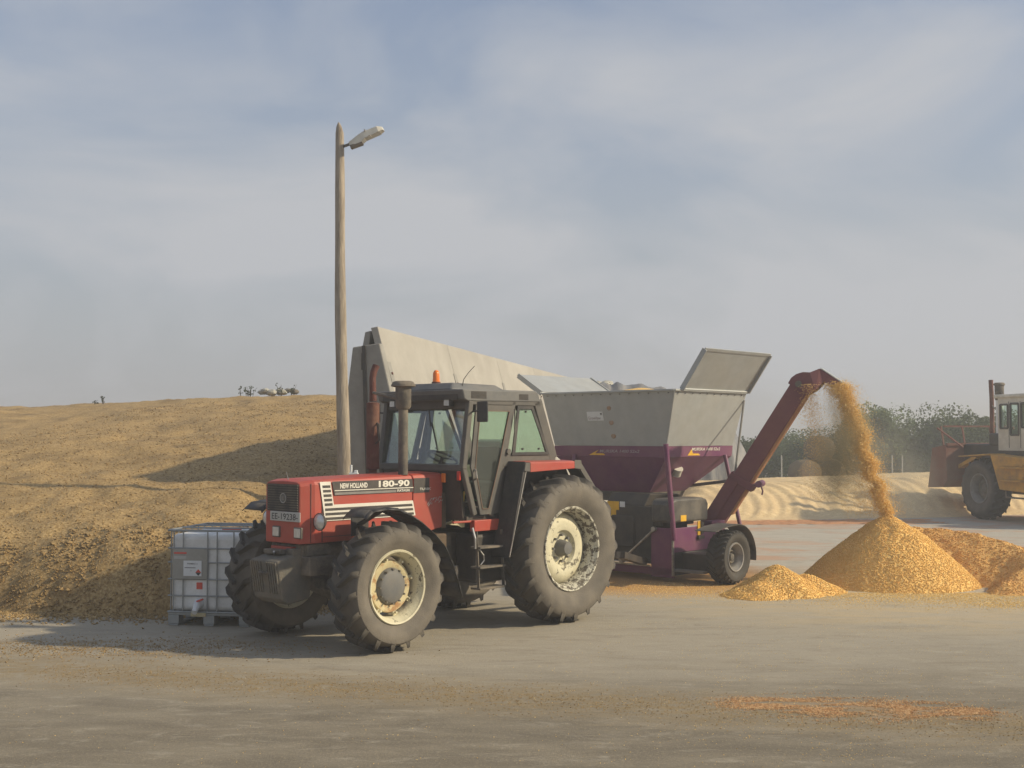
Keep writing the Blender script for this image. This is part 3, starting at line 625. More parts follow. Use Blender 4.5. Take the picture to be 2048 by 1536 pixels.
# grille
gr = MB(); gr.box((3.512, -0.265, 1.475), (3.522, 0.285, 1.77)); grille = gr.build('grille', M['grille'], T, bevel=0.003)
sl_ = MB()
for k in range(11): z = 1.49 + k * 0.0262; sl_.box((3.522, -0.262, z), (3.532, 0.282, z + 0.012))
sl_.build('grille_slats', M['castiron'], grille)
em = MB(); em.lathe([(3.533, 0.001), (3.536, 0.040), (3.534, 0.052), (3.526, 0.056)], 28, 'x', (0, 0.035, 1.62)); em.build('emblem', M['hubgrey'], grille, smooth=40, fix=True)
em = MB(); em.lathe([(3.5375, 0.046), (3.5395, 0.050), (3.5375, 0.054)], 28, 'x', (0, 0.035, 1.62)); em.box((3.537, 0.020, 1.60), (3.539, 0.024, 1.64)); em.box((3.537, 0.033, 1.60), (3.539, 0.037, 1.64)); em.box((3.537, 0.046, 1.60), (3.539, 0.050, 1.64)); em.build('emblem_ring', M['chrome'], grille)
# plate
pl = MB(); pl.box((3.53, -0.19, 1.372), (3.54, 0.338, 1.475)); plate = pl.build('number_plate', M['plate'], T, bevel=0.004)
text('plate_lettering', 'EE-19238-', M['print'], plate, (3.54, -0.155, 1.389), (0, 1, 0), (0, 0, 1), 0.068, 0.46, bold=0.008)
# square lamps in the frame
for y0 in (-0.165, 0.215):
    q = MB(); q.box((3.505, y0, 1.195), (3.53, y0 + 0.135, 1.315)); hl = q.build('lower_headlight', M['weight'], T, bevel=0.008)
    q = MB(); q.box((3.53, y0 + 0.014, 1.207), (3.535, y0 + 0.121, 1.303)); q.build('lens', M['lampglass'], hl, bevel=0.006)
for y in (0.455, -0.455):
    q = MB(); q.lathe([(3.30, 0.001), (3.31, 0.05), (3.35, 0.088), (3.37, 0.096), (3.38, 0.092)], 32, 'x', (0, y, 1.375)); q.tube([(3.34, y * 0.80, 1.375), (3.33, y * 0.98, 1.375)], 0.02, 8)
    hl = q.build('headlight', M['black'], T, smooth=40, fix=True)
    q = MB(); q.lathe([(3.372, 0.090), (3.396, 0.066), (3.406, 0.035), (3.408, 0.001)], 32, 'x', (0, y, 1.375)); q.build('lens', M['lampglass'], hl, smooth=60, fix=True)
# decals on both sides
for s in (1, -1):
    Y = 0.374 * s; th = 0.003 * s
    def quad(mm, pts, dy=0.0): mm.prism([(x, Y + dy * s, z) for x, z in pts], (0, th, 0))
    q = MB(); quad(q, [(3.307, 1.795), (3.161, 1.795), (3.112, 1.545), (1.953, 1.545), (1.912, 1.372), (3.232, 1.372)]); dec = q.build('side_stripe_decal', M['white'], bonnet, fix=True)
    q = MB()
    for k in range(5):
        z = 1.757 - k * 0.0485; xo = 3.284 - (1.78 - z) * 0.17 - 0.008; quad(q, [(xo, z), (xo - 0.105, z), (xo - 0.11, z - 0.027), (xo - 0.005, z - 0.027)], 0.0034)
    for k in range(3):
        z = 1.509 - k * 0.0495; quad(q, [(3.232 - k * 0.004, z), (1.968 - k * 0.012, z), (1.962 - k * 0.012, z - 0.027), (3.23 - k * 0.004, z - 0.027)], 0.0034)
    q.build('stripe_slots', M['decalblack'], dec, fix=True)
    q = MB(); quad(q, [(3.138, 1.795), (1.965, 1.795), (1.945, 1.645), (3.105, 1.645)]); db = q.build('name_band', M['decalblack'], bonnet, fix=True)
    q = MB(); quad(q, [(1.938, 1.80), (1.535, 1.80), (1.53, 1.63), (1.935, 1.63)], 0.001); tb = q.build('turbo_band', M['decalblack'], bonnet, fix=True)
    q = MB(); quad(q, [(3.105, 1.6995), (1.95, 1.6995), (1.95, 1.6905), (3.105, 1.6905)], 0.0034); q.build('white_line', M['white'], db, fix=True)
    q = MB(); quad(q, [(3.10, 1.674), (2.215, 1.674), (2.215, 1.648), (3.10, 1.648)], 0.0034); q.build('grey_line', M['greydecal'], db, fix=True)
    if s > 0: xd = (-1, 0, 0); ox = lambda a, b: a
    else: xd = (1, 0, 0); ox = lambda a, b: b
    yy = Y + 0.0034 * s
    text('maker_lettering', 'NEW HOLLAND', M['white'], db, (ox(3.029, 2.64), yy, 1.715), xd, (0, 0, 1), 0.058, 0.389, bold=0.035)
    text('number_lettering', '180-90', M['white'], db, (ox(2.476, 2.01), yy, 1.712), xd, (0, 0, 1), 0.074, 0.466, bold=0.035)
    text('small_lettering', 'FIATAGRI', M['white'], db, (ox(2.197, 2.007), yy, 1.652), xd, (0, 0, 1), 0.028, 0.19, bold=0.02)
    text('turbo_lettering', 'TURBO', M['white'], tb, (ox(1.85, 1.655), yy + 0.001 * s, 1.659), xd, (0, 0, 1), 0.028, 0.195, bold=0.008)
    q = MB()
    for k in range(7):   # winged scribble badge
        a = 1.62 + 0.09 * cos(k * 0.95); z = 1.525 + 0.03 * sin(k * 1.7) + (1.63 - a) * 0.25
        yb = 0.399 * s if a < 1.55 else 0.392 * s
        q.tube([(a + 0.03, yb, z - 0.016), (a, yb, z + 0.016), (a - 0.025, yb, z + 0.002), (a - 0.035, yb, z + 0.022)], 0.0028, 5)
    q.build('scroll_badge', M['plate'], bonnet)
q = MB(); q.tube([(1.52, 0.33, 1.86), (1.40, 0.36, 1.80), (1.44, 0.42, 1.55), (1.36, 0.45, 1.25)], 0.012, 6); q.tube([(1.50, 0.20, 1.80), (1.40, 0.28, 1.62), (1.42, 0.30, 1.30)], 0.016, 6); q.build('cable', M['black'], T)
q = MB(); q.box((1.44, 0.24, 1.20), (1.52, 0.40, 1.62)); q.build('relay_box', M['tanklayer'], T, bevel=0.01)
# front support casting, chassis, engine side
q = MB(); q.box((2.55, -0.27, 0.94), (3.45, 0.27, 1.125)); q.box((3.10, -0.33, 1.0), (3.42, 0.33, 1.13)); q.build('front_support', M['castiron'], T, bevel=0.02)
q = MB(); q.box((0.35, -0.22, 0.60), (3.05, 0.22, 1.13)); q.box((-0.35, -0.30, 0.62), (0.45, 0.30, 1.35)); q.tube([(0, -0.75, 0.905), (0, 0.75, 0.905)], 0.13, 14); q.build('chassis', M['castiron'], T, bevel=0.02)
q = MB(); q.tube([(2.83, -0.78, 0.69), (2.83, -0.55, 0.66), (2.83, 0, 0.60), (2.83, 0.55, 0.66), (2.83, 0.78, 0.69)], [0.15, 0.09, 0.14, 0.09, 0.15], 14); q.build('front_axle', M['castiron'], T, smooth=40)
# weight block
q = MB(); q.prism([(3.76, -0.245, 0.965), (3.70, -0.245, 0.56), (3.60, -0.245, 0.50), (3.32, -0.245, 0.54), (3.30, -0.245, 1.03), (3.42, -0.245, 1.05)], (0, 0.49, 0)); wb = q.build('front_weight', M['weight'], T, bevel=0.02, fix=True)
q = MB()
for k in range(12):
    if k in (5, 6): continue
    y = -0.235 + k * 0.0395; q.bar((3.768, y + 0.018, 0.955), (3.712, y + 0.018, 0.62), 0.022, 0.018, up=(1, 0, 0))
q.build('weight_ribs', M['weight'], wb, bevel=0.004)
q = MB(); q.box((3.30, 0.10, 1.0), (3.55, 0.245, 1.085)); q.box((3.10, 0.235, 0.80), (3.45, 0.40, 1.0)); q.box((3.35, -0.2, 1.02), (3.62, 0.12, 1.07)); q.build('weight_bracket', M['castiron'], T, bevel=0.012)
q = MB(); q.box((3.30, -0.20, 1.051), (3.52, 0.16, 1.098)); q.build('red_crossbeam', M['red'], T, bevel=0.006)
q = MB(); q.tube([(3.60, -0.02, 1.02), (3.66, 0.05, 1.055)], 0.012, 8); q.build('hitch_pin', M['chrome'], wb)
q = MB(); q.tube([(3.715, -0.06, 0.84), (3.80, -0.02, 0.84), (3.80, 0.06, 0.84), (3.715, 0.08, 0.84)], 0.016, 8); q.build('tow_loop', M['castiron'], wb)
# front mudguards
for s in (1, -1):
    q = MB(); rows = []
    prof = [(3.27, 1.44), (3.17, 1.515), (2.98, 1.535), (2.80, 1.52), (2.62, 1.45), (2.44, 1.352), (2.27, 1.23), (2.12, 1.09), (2.03, 0.94), (1.965, 0.80), (1.90, 0.65), (1.85, 0.49)]
    for (a, b_) in prof: rows.append([(a, 0.72 * s, b_ - 0.03), (a, 0.74 * s, b_), (a, 1.06 * s, b_ + 0.004), (a, 1.10 * s, b_ - 0.02)])
    for r0, r1 in zip(rows, rows[1:]):
        for k in range(3): q.add([r0[k], r0[k + 1], r1[k + 1], r1[k]], [(0, 1, 2, 3)])
    mg = q.build('front_mudguard', M['black'], T, smooth=35)
    mg.data.update(); md = mg.modifiers.new('thick', 'SOLIDIFY'); md.thickness = 0.008
    q = MB(); q.bar((2.86, 0.45 * s, 1.30), (2.86, 0.90 * s, 1.505), 0.10, 0.02, up=(0, 0, 1)); q.box((2.74, 0.50 * s, 1.20), (2.98, 0.52 * s, 1.42)); q.bar((2.86, 0.50 * s, 1.3), (2.86, 0.52 * s, 0.75), 0.06, 0.03); q.build('mudguard_bracket', M['black'], mg, bevel=0.004)
# exhaust
q = MB(); q.tube([(2.0, -0.28, 1.85), (2.0, -0.28, 1.89), (2.0, -0.28, 1.90), (2.0, -0.28, 2.68), (2.0, -0.28, 2.69)], [0.05, 0.05, 0.078, 0.078, 0.045], 20); ex = q.build('exhaust_muffler', M['rust'], T, smooth=40)
q = MB(); q.tube([(2.0, -0.28, 2.70), (2.0, -0.285, 2.85), (2.0, -0.29, 2.98), (1.985, -0.285, 3.06), (1.955, -0.275, 3.13)], [0.045, 0.040, 0.040, 0.041, 0.044], 16, cap=False); p = q.build('exhaust_pipe', M['rust'], ex, smooth=60)
q = MB(); q.bar((2.02, -0.17, 2.42), (2.02, -0.15, 2.28), 0.02, 0.02); q.tube([(2.0, -0.2, 2.44), (2.02, -0.15, 2.42), (2.02, -0.14, 2.24), (2.02, -0.2, 2.2)], 0.012, 6); q.build('exhaust_shield_clip', M['black'], ex)
# air intake
q = MB(); q.tube([(2.03, 0.29, 1.84), (2.03, 0.29, 2.62)], 0.056, 20); ai = q.build('air_intake', M['castiron'], T, smooth=40)
q = MB(); q.tube([(2.03, 0.29, 2.60), (2.03, 0.29, 2.63), (2.03, 0.29, 2.86)], [0.07, 0.092, 0.092], 24); pc = q.build('pre_cleaner', M['castiron'], ai, smooth=40)
q = MB(); q.lathe([(2.85, 0.09), (2.862, 0.142), (2.878, 0.142), (2.915, 0.118), (2.925, 0.09), (2.926, 0.001)], 28, 'z', (2.03, 0.29, 0)); q.build('rain_cap', M['castiron'], ai, smooth=40, fix=True)
q = MB(); q.tube([(2.0, -0.28, 2.80), (2.06, -0.2, 2.80), (2.05, 0.30, 2.71)], [0.016, 0.018, 0.026], 8); q.build('intake_brace', M['castiron'], ai, smooth=60)
# bonnet antenna stub and catch
q = MB(); q.tube([(3.44, 0.0, 1.80), (3.445, 0.0, 1.83), (3.46, -0.012, 1.90)], [0.012, 0.005, 0.003], 6); q.build('bonnet_catch', M['chrome'], T)
q = MB(); q.box((2.0, -0.38, 1.0), (1.98, 0.38, 1.15)); q.box((1.30, 0.22, 0.62), (2.5, 0.34, 1.12)); q.box((2.15, 0.24, 1.03), (2.9, 0.33, 1.15)); q.build('engine_side', M['castiron'], T, bevel=0.02)
q = MB(); q.tube([(1.95, 0.40, 0.62), (1.95, 0.40, 1.05)], 0.12, 18); q.box((1.45, 0.35, 0.52), (1.80, 0.62, 0.78)); q.build('battery_and_filter', M['black'], T, bevel=0.01)
q = MB(); q.box((1.62, 0.36, 0.84), (1.80, 0.60, 1.16)); q.build('hydraulic_reservoir', M['tanklayer'], T, bevel=0.02)
q = MB(); q.prism([(1.86, 0.62, 0.98), (1.80, 0.62, 1.06), (1.74, 0.62, 1.05), (1.73, 0.62, 0.88), (1.78, 0.62, 0.86)], (0, 0.02, 0)); q.build('white_reservoir', M['label'], T, bevel=0.004, fix=True)
# ---- cab
H = 0.72
cabf = MB()
for s in (1, -1):
    y = H * s
    cabf.bar((1.375, y, 2.70), (1.485, y, 1.90), 0.075, 0.07, up=(0, 1, 0))               # A pillar
    cabf.bar((1.485, y, 1.93), (1.30, y, 1.36), 0.07, 0.06, up=(0, 1, 0))
    cabf.bar((0.625, y, 2.72), (0.82, y, 1.93), 0.065, 0.06, up=(0, 1, 0))                # B pillar
    cabf.bar((0.82, y, 1.96), (1.03, y, 1.34), 0.08, 0.05, up=(0, 1, 0))
    cabf.bar((0.20, y, 2.72), (-0.10, y, 2.0), 0.15, 0.06, up=(0, 1, 0))                  # C pillar
    cabf.bar((1.38, y, 2.69), (0.15, y, 2.69), 0.07, 0.06, up=(0, 1, 0))                  # header
    cabf.bar((0.84, y, 2.00), (-0.14, y, 2.00), 0.17, 0.055, up=(0, 1, 0))                # waist
    cabf.prism([(0.84, y - 0.02 * s, 1.95), (1.02, y - 0.02 * s, 1.36), (0.4, y - 0.02 * s, 1.36), (-0.14, y - 0.02 * s, 1.55), (-0.14, y - 0.02 * s, 1.95)], (0, -0.03 * s, 0))
cabf.bar((1.36, -H, 2.655), (1.36, H, 2.655), 0.07, 0.10, up=(0, 0, 1))
cabf.bar((1.487, -H, 1.915), (1.487, H, 1.915), 0.05, 0.08, up=(0, 0, 1))
cabf.bar((0.17, -H, 2.67), (0.17, H, 2.67), 0.07, 0.12); cabf.bar((-0.12, -H, 2.0), (-0.12, H, 2.0), 0.05, 0.12)
cab = cabf.build('cab_frame', M['cab'], T, bevel=0.012, fix=True)
q = MB(); q.prism([(1.495, -0.66, 1.88), (1.495, 0.66, 1.88), (1.42, 0.66, 1.30), (1.42, -0.66, 1.30)], (-0.04, 0, 0)); q.box((0.0, -0.70, 1.30), (1.40, 0.70, 1.345)); q.box((-0.14, -0.68, 1.35), (-0.10, 0.68, 1.95)); q.build('cab_shell', M['machblack'], cab, fix=True)
q = MB(); q.prism([(1.345, -0.67, 2.62), (1.345, 0.67, 2.62), (1.47, 0.67, 1.95), (1.47, -0.67, 1.95)], (0.005, 0, 0)); q.build('windscreen', M['glassfront'], cab, fix=True)
q = MB(); q.prism([(0.15, -0.64, 2.62), (0.15, 0.64, 2.62), (-0.10, 0.64, 2.05), (-0.10, -0.64, 2.05)], (0.005, 0, 0)); q.build('rear_window', M['glass'], cab, fix=True)
for s in (1, -1):
    y = (H + 0.034) * s
    outer = [(1.315, 2.655), (1.405, 1.93), (1.245, 1.365), (1.075, 1.365), (0.865, 1.95), (0.665, 2.655)]
    d = MB()
    cx_ = sum(p[0] for p in outer) / 6; cz_ = sum(p[1] for p in outer) / 6
    inner = [(1.255, 2.585), (1.335, 1.925), (1.215, 1.43), (1.115, 1.43), (0.935, 1.96), (0.75, 2.585)]
    for i in range(6):
        a, b2 = outer[i], outer[(i + 1) % 6]; c2, d2 = inner[(i + 1) % 6], inner[i]
        d.prism([(a[0], y, a[1]), (b2[0], y, b2[1]), (c2[0], y, c2[1]), (d2[0], y, d2[1])], (0, 0.022 * s, 0))
    door = d.build('door', M['cab'], T, fix=True)
    q = MB(); q.prism([(x, y + 0.006 * s, z) for x, z in inner], (0, 0.005 * s, 0)); q.build('door_window', M['glass'], door, fix=True)
    q = MB()
    for i in range(6):
        a, b2 = inner[i], inner[(i + 1) % 6]; q.bar((a[0], y + 0.024 * s, a[1]), (b2[0], y + 0.024 * s, b2[1]), 0.010, 0.012, up=(0, 1, 0))
    q.build('window_seal', mat('brown_rubber', (0.16, 0.10, 0.065), 0.8), door)
    q = MB(); q.tube([(1.345, y + 0.02 * s, 1.90), (1.36, y + 0.06 * s, 1.88), (1.35, y + 0.06 * s, 1.80), (1.33, y + 0.02 * s, 1.78)], 0.012, 8); q.build('door_handle', M['chrome'], door)
    rw = [(0.55, 2.62), (0.335, 2.62), (0.06, 2.09), (0.63, 2.09)]
    q = MB(); yq = (H + 0.03) * s
    fr = [(0.585, 2.655), (0.305, 2.655), (0.0, 2.055), (0.69, 2.055)]
    for i in range(4):
        a, b2 = fr[i], fr[(i + 1) % 4]; c2, d2 = rw[(i + 1) % 4], rw[i]
        q.prism([(a[0], yq, a[1]), (b2[0], yq, b2[1]), (c2[0], yq, c2[1]), (d2[0], yq, d2[1])], (0, 0.015 * s, 0))
    sw_ = q.build('side_window', M['black'], T, fix=True)
    q = MB(); q.prism([(x, yq + 0.004 * s, z) for x, z in rw], (0, 0.004 * s, 0)); q.build('window_pane', M['glass'], sw_, fix=True)
    q = MB()
    for x, z in ((0.50, 2.13), (0.20, 2.13), (0.44, 2.585)): q.tube([(x, yq + 0.005 * s, z), (x, yq + 0.022 * s, z)], 0.013, 10)
    q.build('window_knob', M['black'], sw_)
    q = MB(); q.tube([(0.76, yq + 0.0 * s, 2.10), (0.76, yq + 0.035 * s, 2.10)], 0.035, 14); q.bar((0.655, yq + 0.03 * s, 2.62), (0.66, yq + 0.03 * s, 2.30), 0.012, 0.012, up=(0, 1, 0)); q.build('door_lock', M['cab'], T)
    # red sill
    q = MB(); q.box((1.62, (H - 0.05) * s, 1.275), (1.29, (H - 0.01) * s, 1.30)); q.box((1.33, (H - 0.04) * s, 1.17), (0.90, (H + 0.04) * s, 1.30)); q.build('cab_sill', M['red'], T, bevel=0.008)
    # rear mudguard
    q = MB(); q.prism([(0.74, 0.74 * s, 1.985), (1.02, 0.74 * s, 0.86), (1.0, 0.74 * s, 0.86), (0.70, 0.74 * s, 1.955)], (0, 0.28 * s, 0))
    q.prism([(0.70, 0.745 * s, 1.97), (1.0, 0.745 * s, 0.90), (0.55, 0.745 * s, 1.1), (-0.62, 0.745 * s, 1.4), (-0.3, 0.745 * s, 1.95)], (0, -0.02 * s, 0))
    fen = q.build('rear_mudguard', M['black'], T, bevel=0.004, fix=True)
    q = MB(); q.prism([(0.66, 0.75 * s, 1.985), (-0.27, 0.75 * s, 1.985), (-0.27, 1.035 * s, 1.975), (0.66, 1.035 * s, 1.975)], (0, 0, -0.015)); q.prism([(0.66, 1.02 * s, 1.965), (-0.16, 1.02 * s, 1.965), (-0.16, 1.02 * s, 1.885), (0.66, 1.02 * s, 1.855)], (0, 0.02 * s, 0)); q.build('mudguard_top', M['red'], fen, bevel=0.005, fix=True)
    q = MB(); q.prism([(0.745, 1.005 * s, 1.97), (0.662, 1.005 * s, 1.97), (0.662, 1.005 * s, 1.86), (0.765, 1.005 * s, 1.87)], (0, 0.034 * s, 0)); q.build('mudguard_corner', M['cab'], fen, bevel=0.004, fix=True); q = MB(); q.prism([(-0.162, 1.005 * s, 1.99), (-0.29, 1.005 * s, 1.985), (-0.31, 1.005 * s, 1.87), (-0.162, 1.005 * s, 1.885)], (0, 0.034 * s, 0)); q.bar((-0.26, 1.0 * s, 1.96), (-0.84, 1.0 * s, 1.32), 0.07, 0.04, up=(0, 1, 0)); q.build('mudguard_edge', M['cab'], fen, bevel=0.004, fix=True)
    q = MB(); q.bar((0.70, 1.022 * s, 1.95), (1.012, 1.022 * s, 0.87), 0.012, 0.012, up=(0, 1, 0)); q.build('mudguard_rim', M['chrome'], fen)
    q = MB(); q.prism([(-0.28, 0.75 * s, 1.97), (-0.85, 0.75 * s, 1.32), (-0.85, 1.0 * s, 1.32), (-0.28, 1.0 * s, 1.97)], (0, 0, -0.015)); q.build('mudguard_rear', M['black'], fen, fix=True)
# cab roof
q = MB(); q.prism([(1.53, -0.76, 2.835), (1.50, -0.76, 2.72), (1.44, -0.76, 2.695), (0.16, -0.76, 2.705), (0.19, -0.76, 2.80), (0.24, -0.76, 2.845)], (0, 1.52, 0)); roof = q.build('cab_roof', M['roof'], T, bevel=0.018, fix=True, seg=3)
q = MB(); q.hexa([(1.46, -0.50, 2.84), (0.50, -0.50, 2.84), (0.50, 0.50, 2.84), (1.46, 0.50, 2.84), (1.36, -0.42, 2.925), (0.62, -0.42, 2.915), (0.62, 0.42, 2.915), (1.36, 0.42, 2.925)]); q.build('roof_hatch', M['roof'], roof, bevel=0.02, fix=True)
for xa, xb, nk in ((1.14, 1.38, 5), (0.40, 0.55, 4)):
    q = MB(); q.box((xa - 0.01, 0.7565, 2.728), (xb + 0.01, 0.7605, 2.735 + nk * 0.016))
    for k in range(nk): z = 2.735 + k * 0.016; q.box((xa, 0.7605, z), (xb, 0.7635, z + 0.007))
    q.build('roof_vent', M['machblack'], roof)
q = MB(); q.box((1.50, -0.66, 2.715), (1.515, 0.66, 2.78)); q.build('front_vent', M['machblack'], roof)
for y in (0.46, -0.50):
    q = MB(); q.box((1.42, y - 0.055, 2.635), (1.50, y + 0.055, 2.735)); wl = q.build('work_light', M['black'], T, bevel=0.008)
    q = MB(); q.box((1.50, y - 0.042, 2.645), (1.506, y + 0.042, 2.725)); q.build('lens', M['lampglass'], wl, bevel=0.004)
q = MB(); q.lathe([(2.90, 0.055), (2.945, 0.055), (2.95, 0.048)], 24, 'z', (1.23, 0, 0)); bc = q.build('beacon', M['rust'], T, fix=True)
q = MB(); q.lathe([(2.95, 0.046), (2.99, 0.042), (3.05, 0.040), (3.08, 0.030), (3.092, 0.014), (3.094, 0.001)], 24, 'z', (1.23, 0, 0)); q.build('orange_dome', M['orange'], bc, smooth=60, fix=True)
q = MB(); q.tube([(1.23, 0.45, 2.88), (1.21, 0.46, 2.97), (1.15, 0.48, 3.05), (1.07, 0.50, 3.13)], [0.006, 0.005, 0.004, 0.004], 6); q.build('aerial', M['black'], T)
# mirrors
for s in (1, -1):
    q = MB(); q.tube([(1.36, 0.74 * s, 2.57), (1.40, 0.85 * s, 2.58), (1.385, 0.93 * s, 2.58)], 0.010, 8); mi = q.build('mirror', M['black'], T)
    q = MB(); q.box((1.375, 0.86 * s, 2.45), (1.40, 1.03 * s, 2.69)); q.build('mirror_head', M['black'], mi, bevel=0.012)
# wiper
q = MB(); q.bar((1.395, 0.05, 2.60), (1.415, 0.10, 2.40), 0.012, 0.012); q.bar((1.395, 0.10, 2.45), (1.45, 0.26, 2.12), 0.014, 0.014); q.build('wiper', M['black'], cab)
# interior
q = MB(); q.box((0.28, -0.25, 1.5), (0.75, 0.25, 1.72)); q.prism([(0.30, -0.25, 1.70), (0.42, -0.25, 1.70), (0.33, -0.25, 2.20), (0.22, -0.25, 2.24), (0.18, -0.25, 2.1)], (0, 0.5, 0)); st = q.build('seat', M['seat'], T, bevel=0.05, fix=True)
q = MB(); q.prism([(0.18, -0.24, 2.12), (0.345, -0.24, 2.12), (0.325, -0.24, 2.22), (0.22, -0.24, 2.255)], (0, 0.48, 0)); q.build('seat_cover', M['seatgrey'], st, bevel=0.03, fix=True)
q = MB(); cc = Vector((1.12, 0, 2.02)); ax = Vector((-0.45, 0, 0.89)).normalized(); uu = Vector((0, 1, 0)); vv = ax.cross(uu)
q.tube([cc + (uu * cos(t) + vv * sin(t)) * 0.19 for t in [2 * pi * k / 28 for k in range(29)]], 0.014, 8); q.tube([cc, (1.34, 0, 1.65)], 0.022, 8)
for t in (0.3, 2.4, 4.5): q.tube([cc, cc + (uu * cos(t) + vv * sin(t)) * 0.19], 0.009, 6)
stw = q.build('steering_wheel', M['black'], T)
q = MB(); q.box((1.18, -0.30, 1.36), (1.42, 0.30, 1.93)); q.box((1.20, -0.66, 1.80), (1.46, 0.66, 1.95)); q.build('dashboard', M['weight'], T, bevel=0.02)
q = MB(); q.tube([(1.15, 0.34, 1.62), (0.90, 0.36, 1.50)], 0.008, 6); q.build('control_lever', M['green'], T)
q = MB(); q.tube([(1.12, 0.36, 1.5), (1.10, 0.36, 1.62)], 0.012, 6); q.build('lever_knob', M['yellowst'], T)
for x, z, m_ in ((1.66, 1.80, 'orange'), (1.46, 1.83, 'redlens')):
    q = MB(); q.box((1.50, 0.40 if m_ == 'orange' else 0.66, z - 0.06), (1.53, 0.46 if m_ == 'orange' else 0.71, z + 0.05)); q.build('indicator_lamp', M[m_], T, bevel=0.01)
# steps
q = MB()
for x in (1.37, 0.95): q.bar((x, 0.83, 1.18), (x - 0.01, 0.86, 0.51), 0.012, 0.035, up=(0, 1, 0))
sp_ = empty('step_ladder', (0, 0, 0), parent=T); q.each('side_rail', M['castiron'], sp_)
for z in (0.99, 0.76, 0.515):
    q = MB(); q.box((0.945, 0.74, z - 0.012), (1.375, 0.90, z + 0.012)); q.build('step', M['castiron'], sp_, bevel=0.004)
q = MB(); q.tube([(1.34, 0.84, 0.98), (1.28, 0.86, 0.90), (1.27, 0.86, 0.84), (1.33, 0.86, 0.79)], 0.008, 6); q.tube([(1.405, 0.80, 1.22), (1.40, 0.84, 1.10), (1.40, 0.84, 0.98)], 0.016, 8); q.build('hose', M['chrome'], T)
q = MB(); q.box((0.42, 0.34, 0.55), (1.25, 0.70, 1.14)); q.build('fuel_tank', M['machblack'], T, bevel=0.05)
q = MB(); q.box((0.42, -0.34, 0.55), (1.25, -0.70, 1.14)); q.build('toolbox', M['machblack'], T, bevel=0.05)
# drawbar and pto shaft
q = MB(); q.bar((-0.35, 0, 0.62), (-1.15, 0, 0.58), 0.10, 0.05); q.bar((-0.3, 0.35, 0.6), (-1.1, 0.42, 0.55), 0.05, 0.09); q.bar((-0.3, -0.35, 0.6), (-1.1, -0.42, 0.55), 0.05, 0.09); q.build('lower_link', M['castiron'], T)

# ------------------------------------------------------------------ purple grain mill with hopper and elevator
G = empty('grain_mill', (2.62, 19.75, 0), YAW, 'purple trailed grain mill with galvanised hopper, open lids and slanted elevator', 'grain mill')
# hopper shell with thickness
def shell(m, top, bot, zt, zb, th=0.025):
    (x0, x1, y0, y1) = top; (a0, a1, b0, b1) = bot
    o_t = [(x0, y0, zt), (x0, y1, zt), (x1, y1, zt), (x1, y0, zt)]; o_b = [(a0, b0, zb), (a0, b1, zb), (a1, b1, zb), (a1, b0, zb)]
    def ins(p, c): return tuple(p[i] + (c[i] - p[i]) * (th / max(0.3, abs(c[i] - p[i]))) if i < 2 else p[2] for i in range(3))
    ct = ((x0 + x1) / 2, (y0 + y1) / 2); cb = ((a0 + a1) / 2, (b0 + b1) / 2)
    i_t = [ins(p, ct) for p in o_t]; i_b = [ins(p, cb) for p in o_b]
    for k in range(4):
        j = (k + 1) % 4
        m.hexa([o_b[k], o_b[j], i_b[j], i_b[k], o_t[k], o_t[j], i_t[j], i_t[k]])
    return m
q = MB(); shell(q, (0, -2.15, 0, -2.85), (-0.24, -2.22, -0.34, -2.76), 3.03, 2.115); hop = q.build('hopper', M['galv'], G, fix=True)
q = MB()
for a, b_ in (((0.01, 0.01), (0.01, -2.86)), ((0.01, -2.86), (-2.16, -2.86)), ((-2.16, -2.86), (-2.16, 0.01)), ((-2.16, 0.01), (0.01, 0.01))): q.bar((*a, 3.03), (*b_, 3.03), 0.045, 0.03)
q.bar((0.004, 0.004, 3.02), (-0.236, -0.336, 2.12), 0.02, 0.02)
q.build('hopper_rim', M['galv'], hop, bevel=0.004)
q = MB(); shell(q, (-0.235, -2.225, -0.335, -2.765), (-0.25, -2.21, -0.35, -2.75), 2.112, 1.935); fun = q.build('funnel', M['purple'], G, fix=True)
q = MB(); shell(q, (-0.25, -2.21, -0.35, -2.75), (-0.54, -1.57, -0.9, -2.05), 1.932, 1.33); q.build('funnel_cone', M['purple'], fun, fix=True)
q = MB(); shell(q, (-0.54, -1.57, -0.9, -2.05), (-0.62, -1.5, -0.95, -2.0), 1.328, 1.16); q.build('funnel_mouth', M['weight'], fun, fix=True)
q = MB()
for k in range(14):
    yy_ = -0.12 - k * 0.2; q.tube([(-0.006, yy_, 2.985), (0.012, yy_, 2.985)], 0.009, 6)
for k in range(10):
    xx_ = -0.12 - k * 0.21; q.tube([(xx_, -0.025, 2.985), (xx_, 0.004, 2.985)], 0.009, 6)
q.build('rivet_row', M['hubgrey'], hop)
# spout on the left face
q = MB(); nn = Vector((0.25, 0.45, 0.75)).normalized(); c0 = Vector((-0.85, -0.565, 1.66)); q.tube([c0 - nn * 0.04, c0 + nn * 0.07], 0.078, 22); q.tube([c0 + nn * 0.072, c0 + nn * 0.10], 0.088, 22); q.build('inspection_spout', M['lamphead'], fun, smooth=40)
# grain inside hopper
q = MB(); q.grid(lambda u, v: (-0.1 - 1.95 * u, -0.12 - 2.6 * v, 2.78 + 0.34 * sin(pi * min(1, u * 1.1)) * sin(pi * v) ** 1.5 + 0.01 * fbm(u * 9, v * 9, 0, 3)), 30, 30)
tag(q.build('hopper_grain', M['grain'], smooth=180), 'golden maize heaped inside the open galvanised hopper', 'grain')
bpy.data.objects['hopper_grain'].location = G.location; bpy.data.objects['hopper_grain'].rotation_euler = (0, 0, YAW)
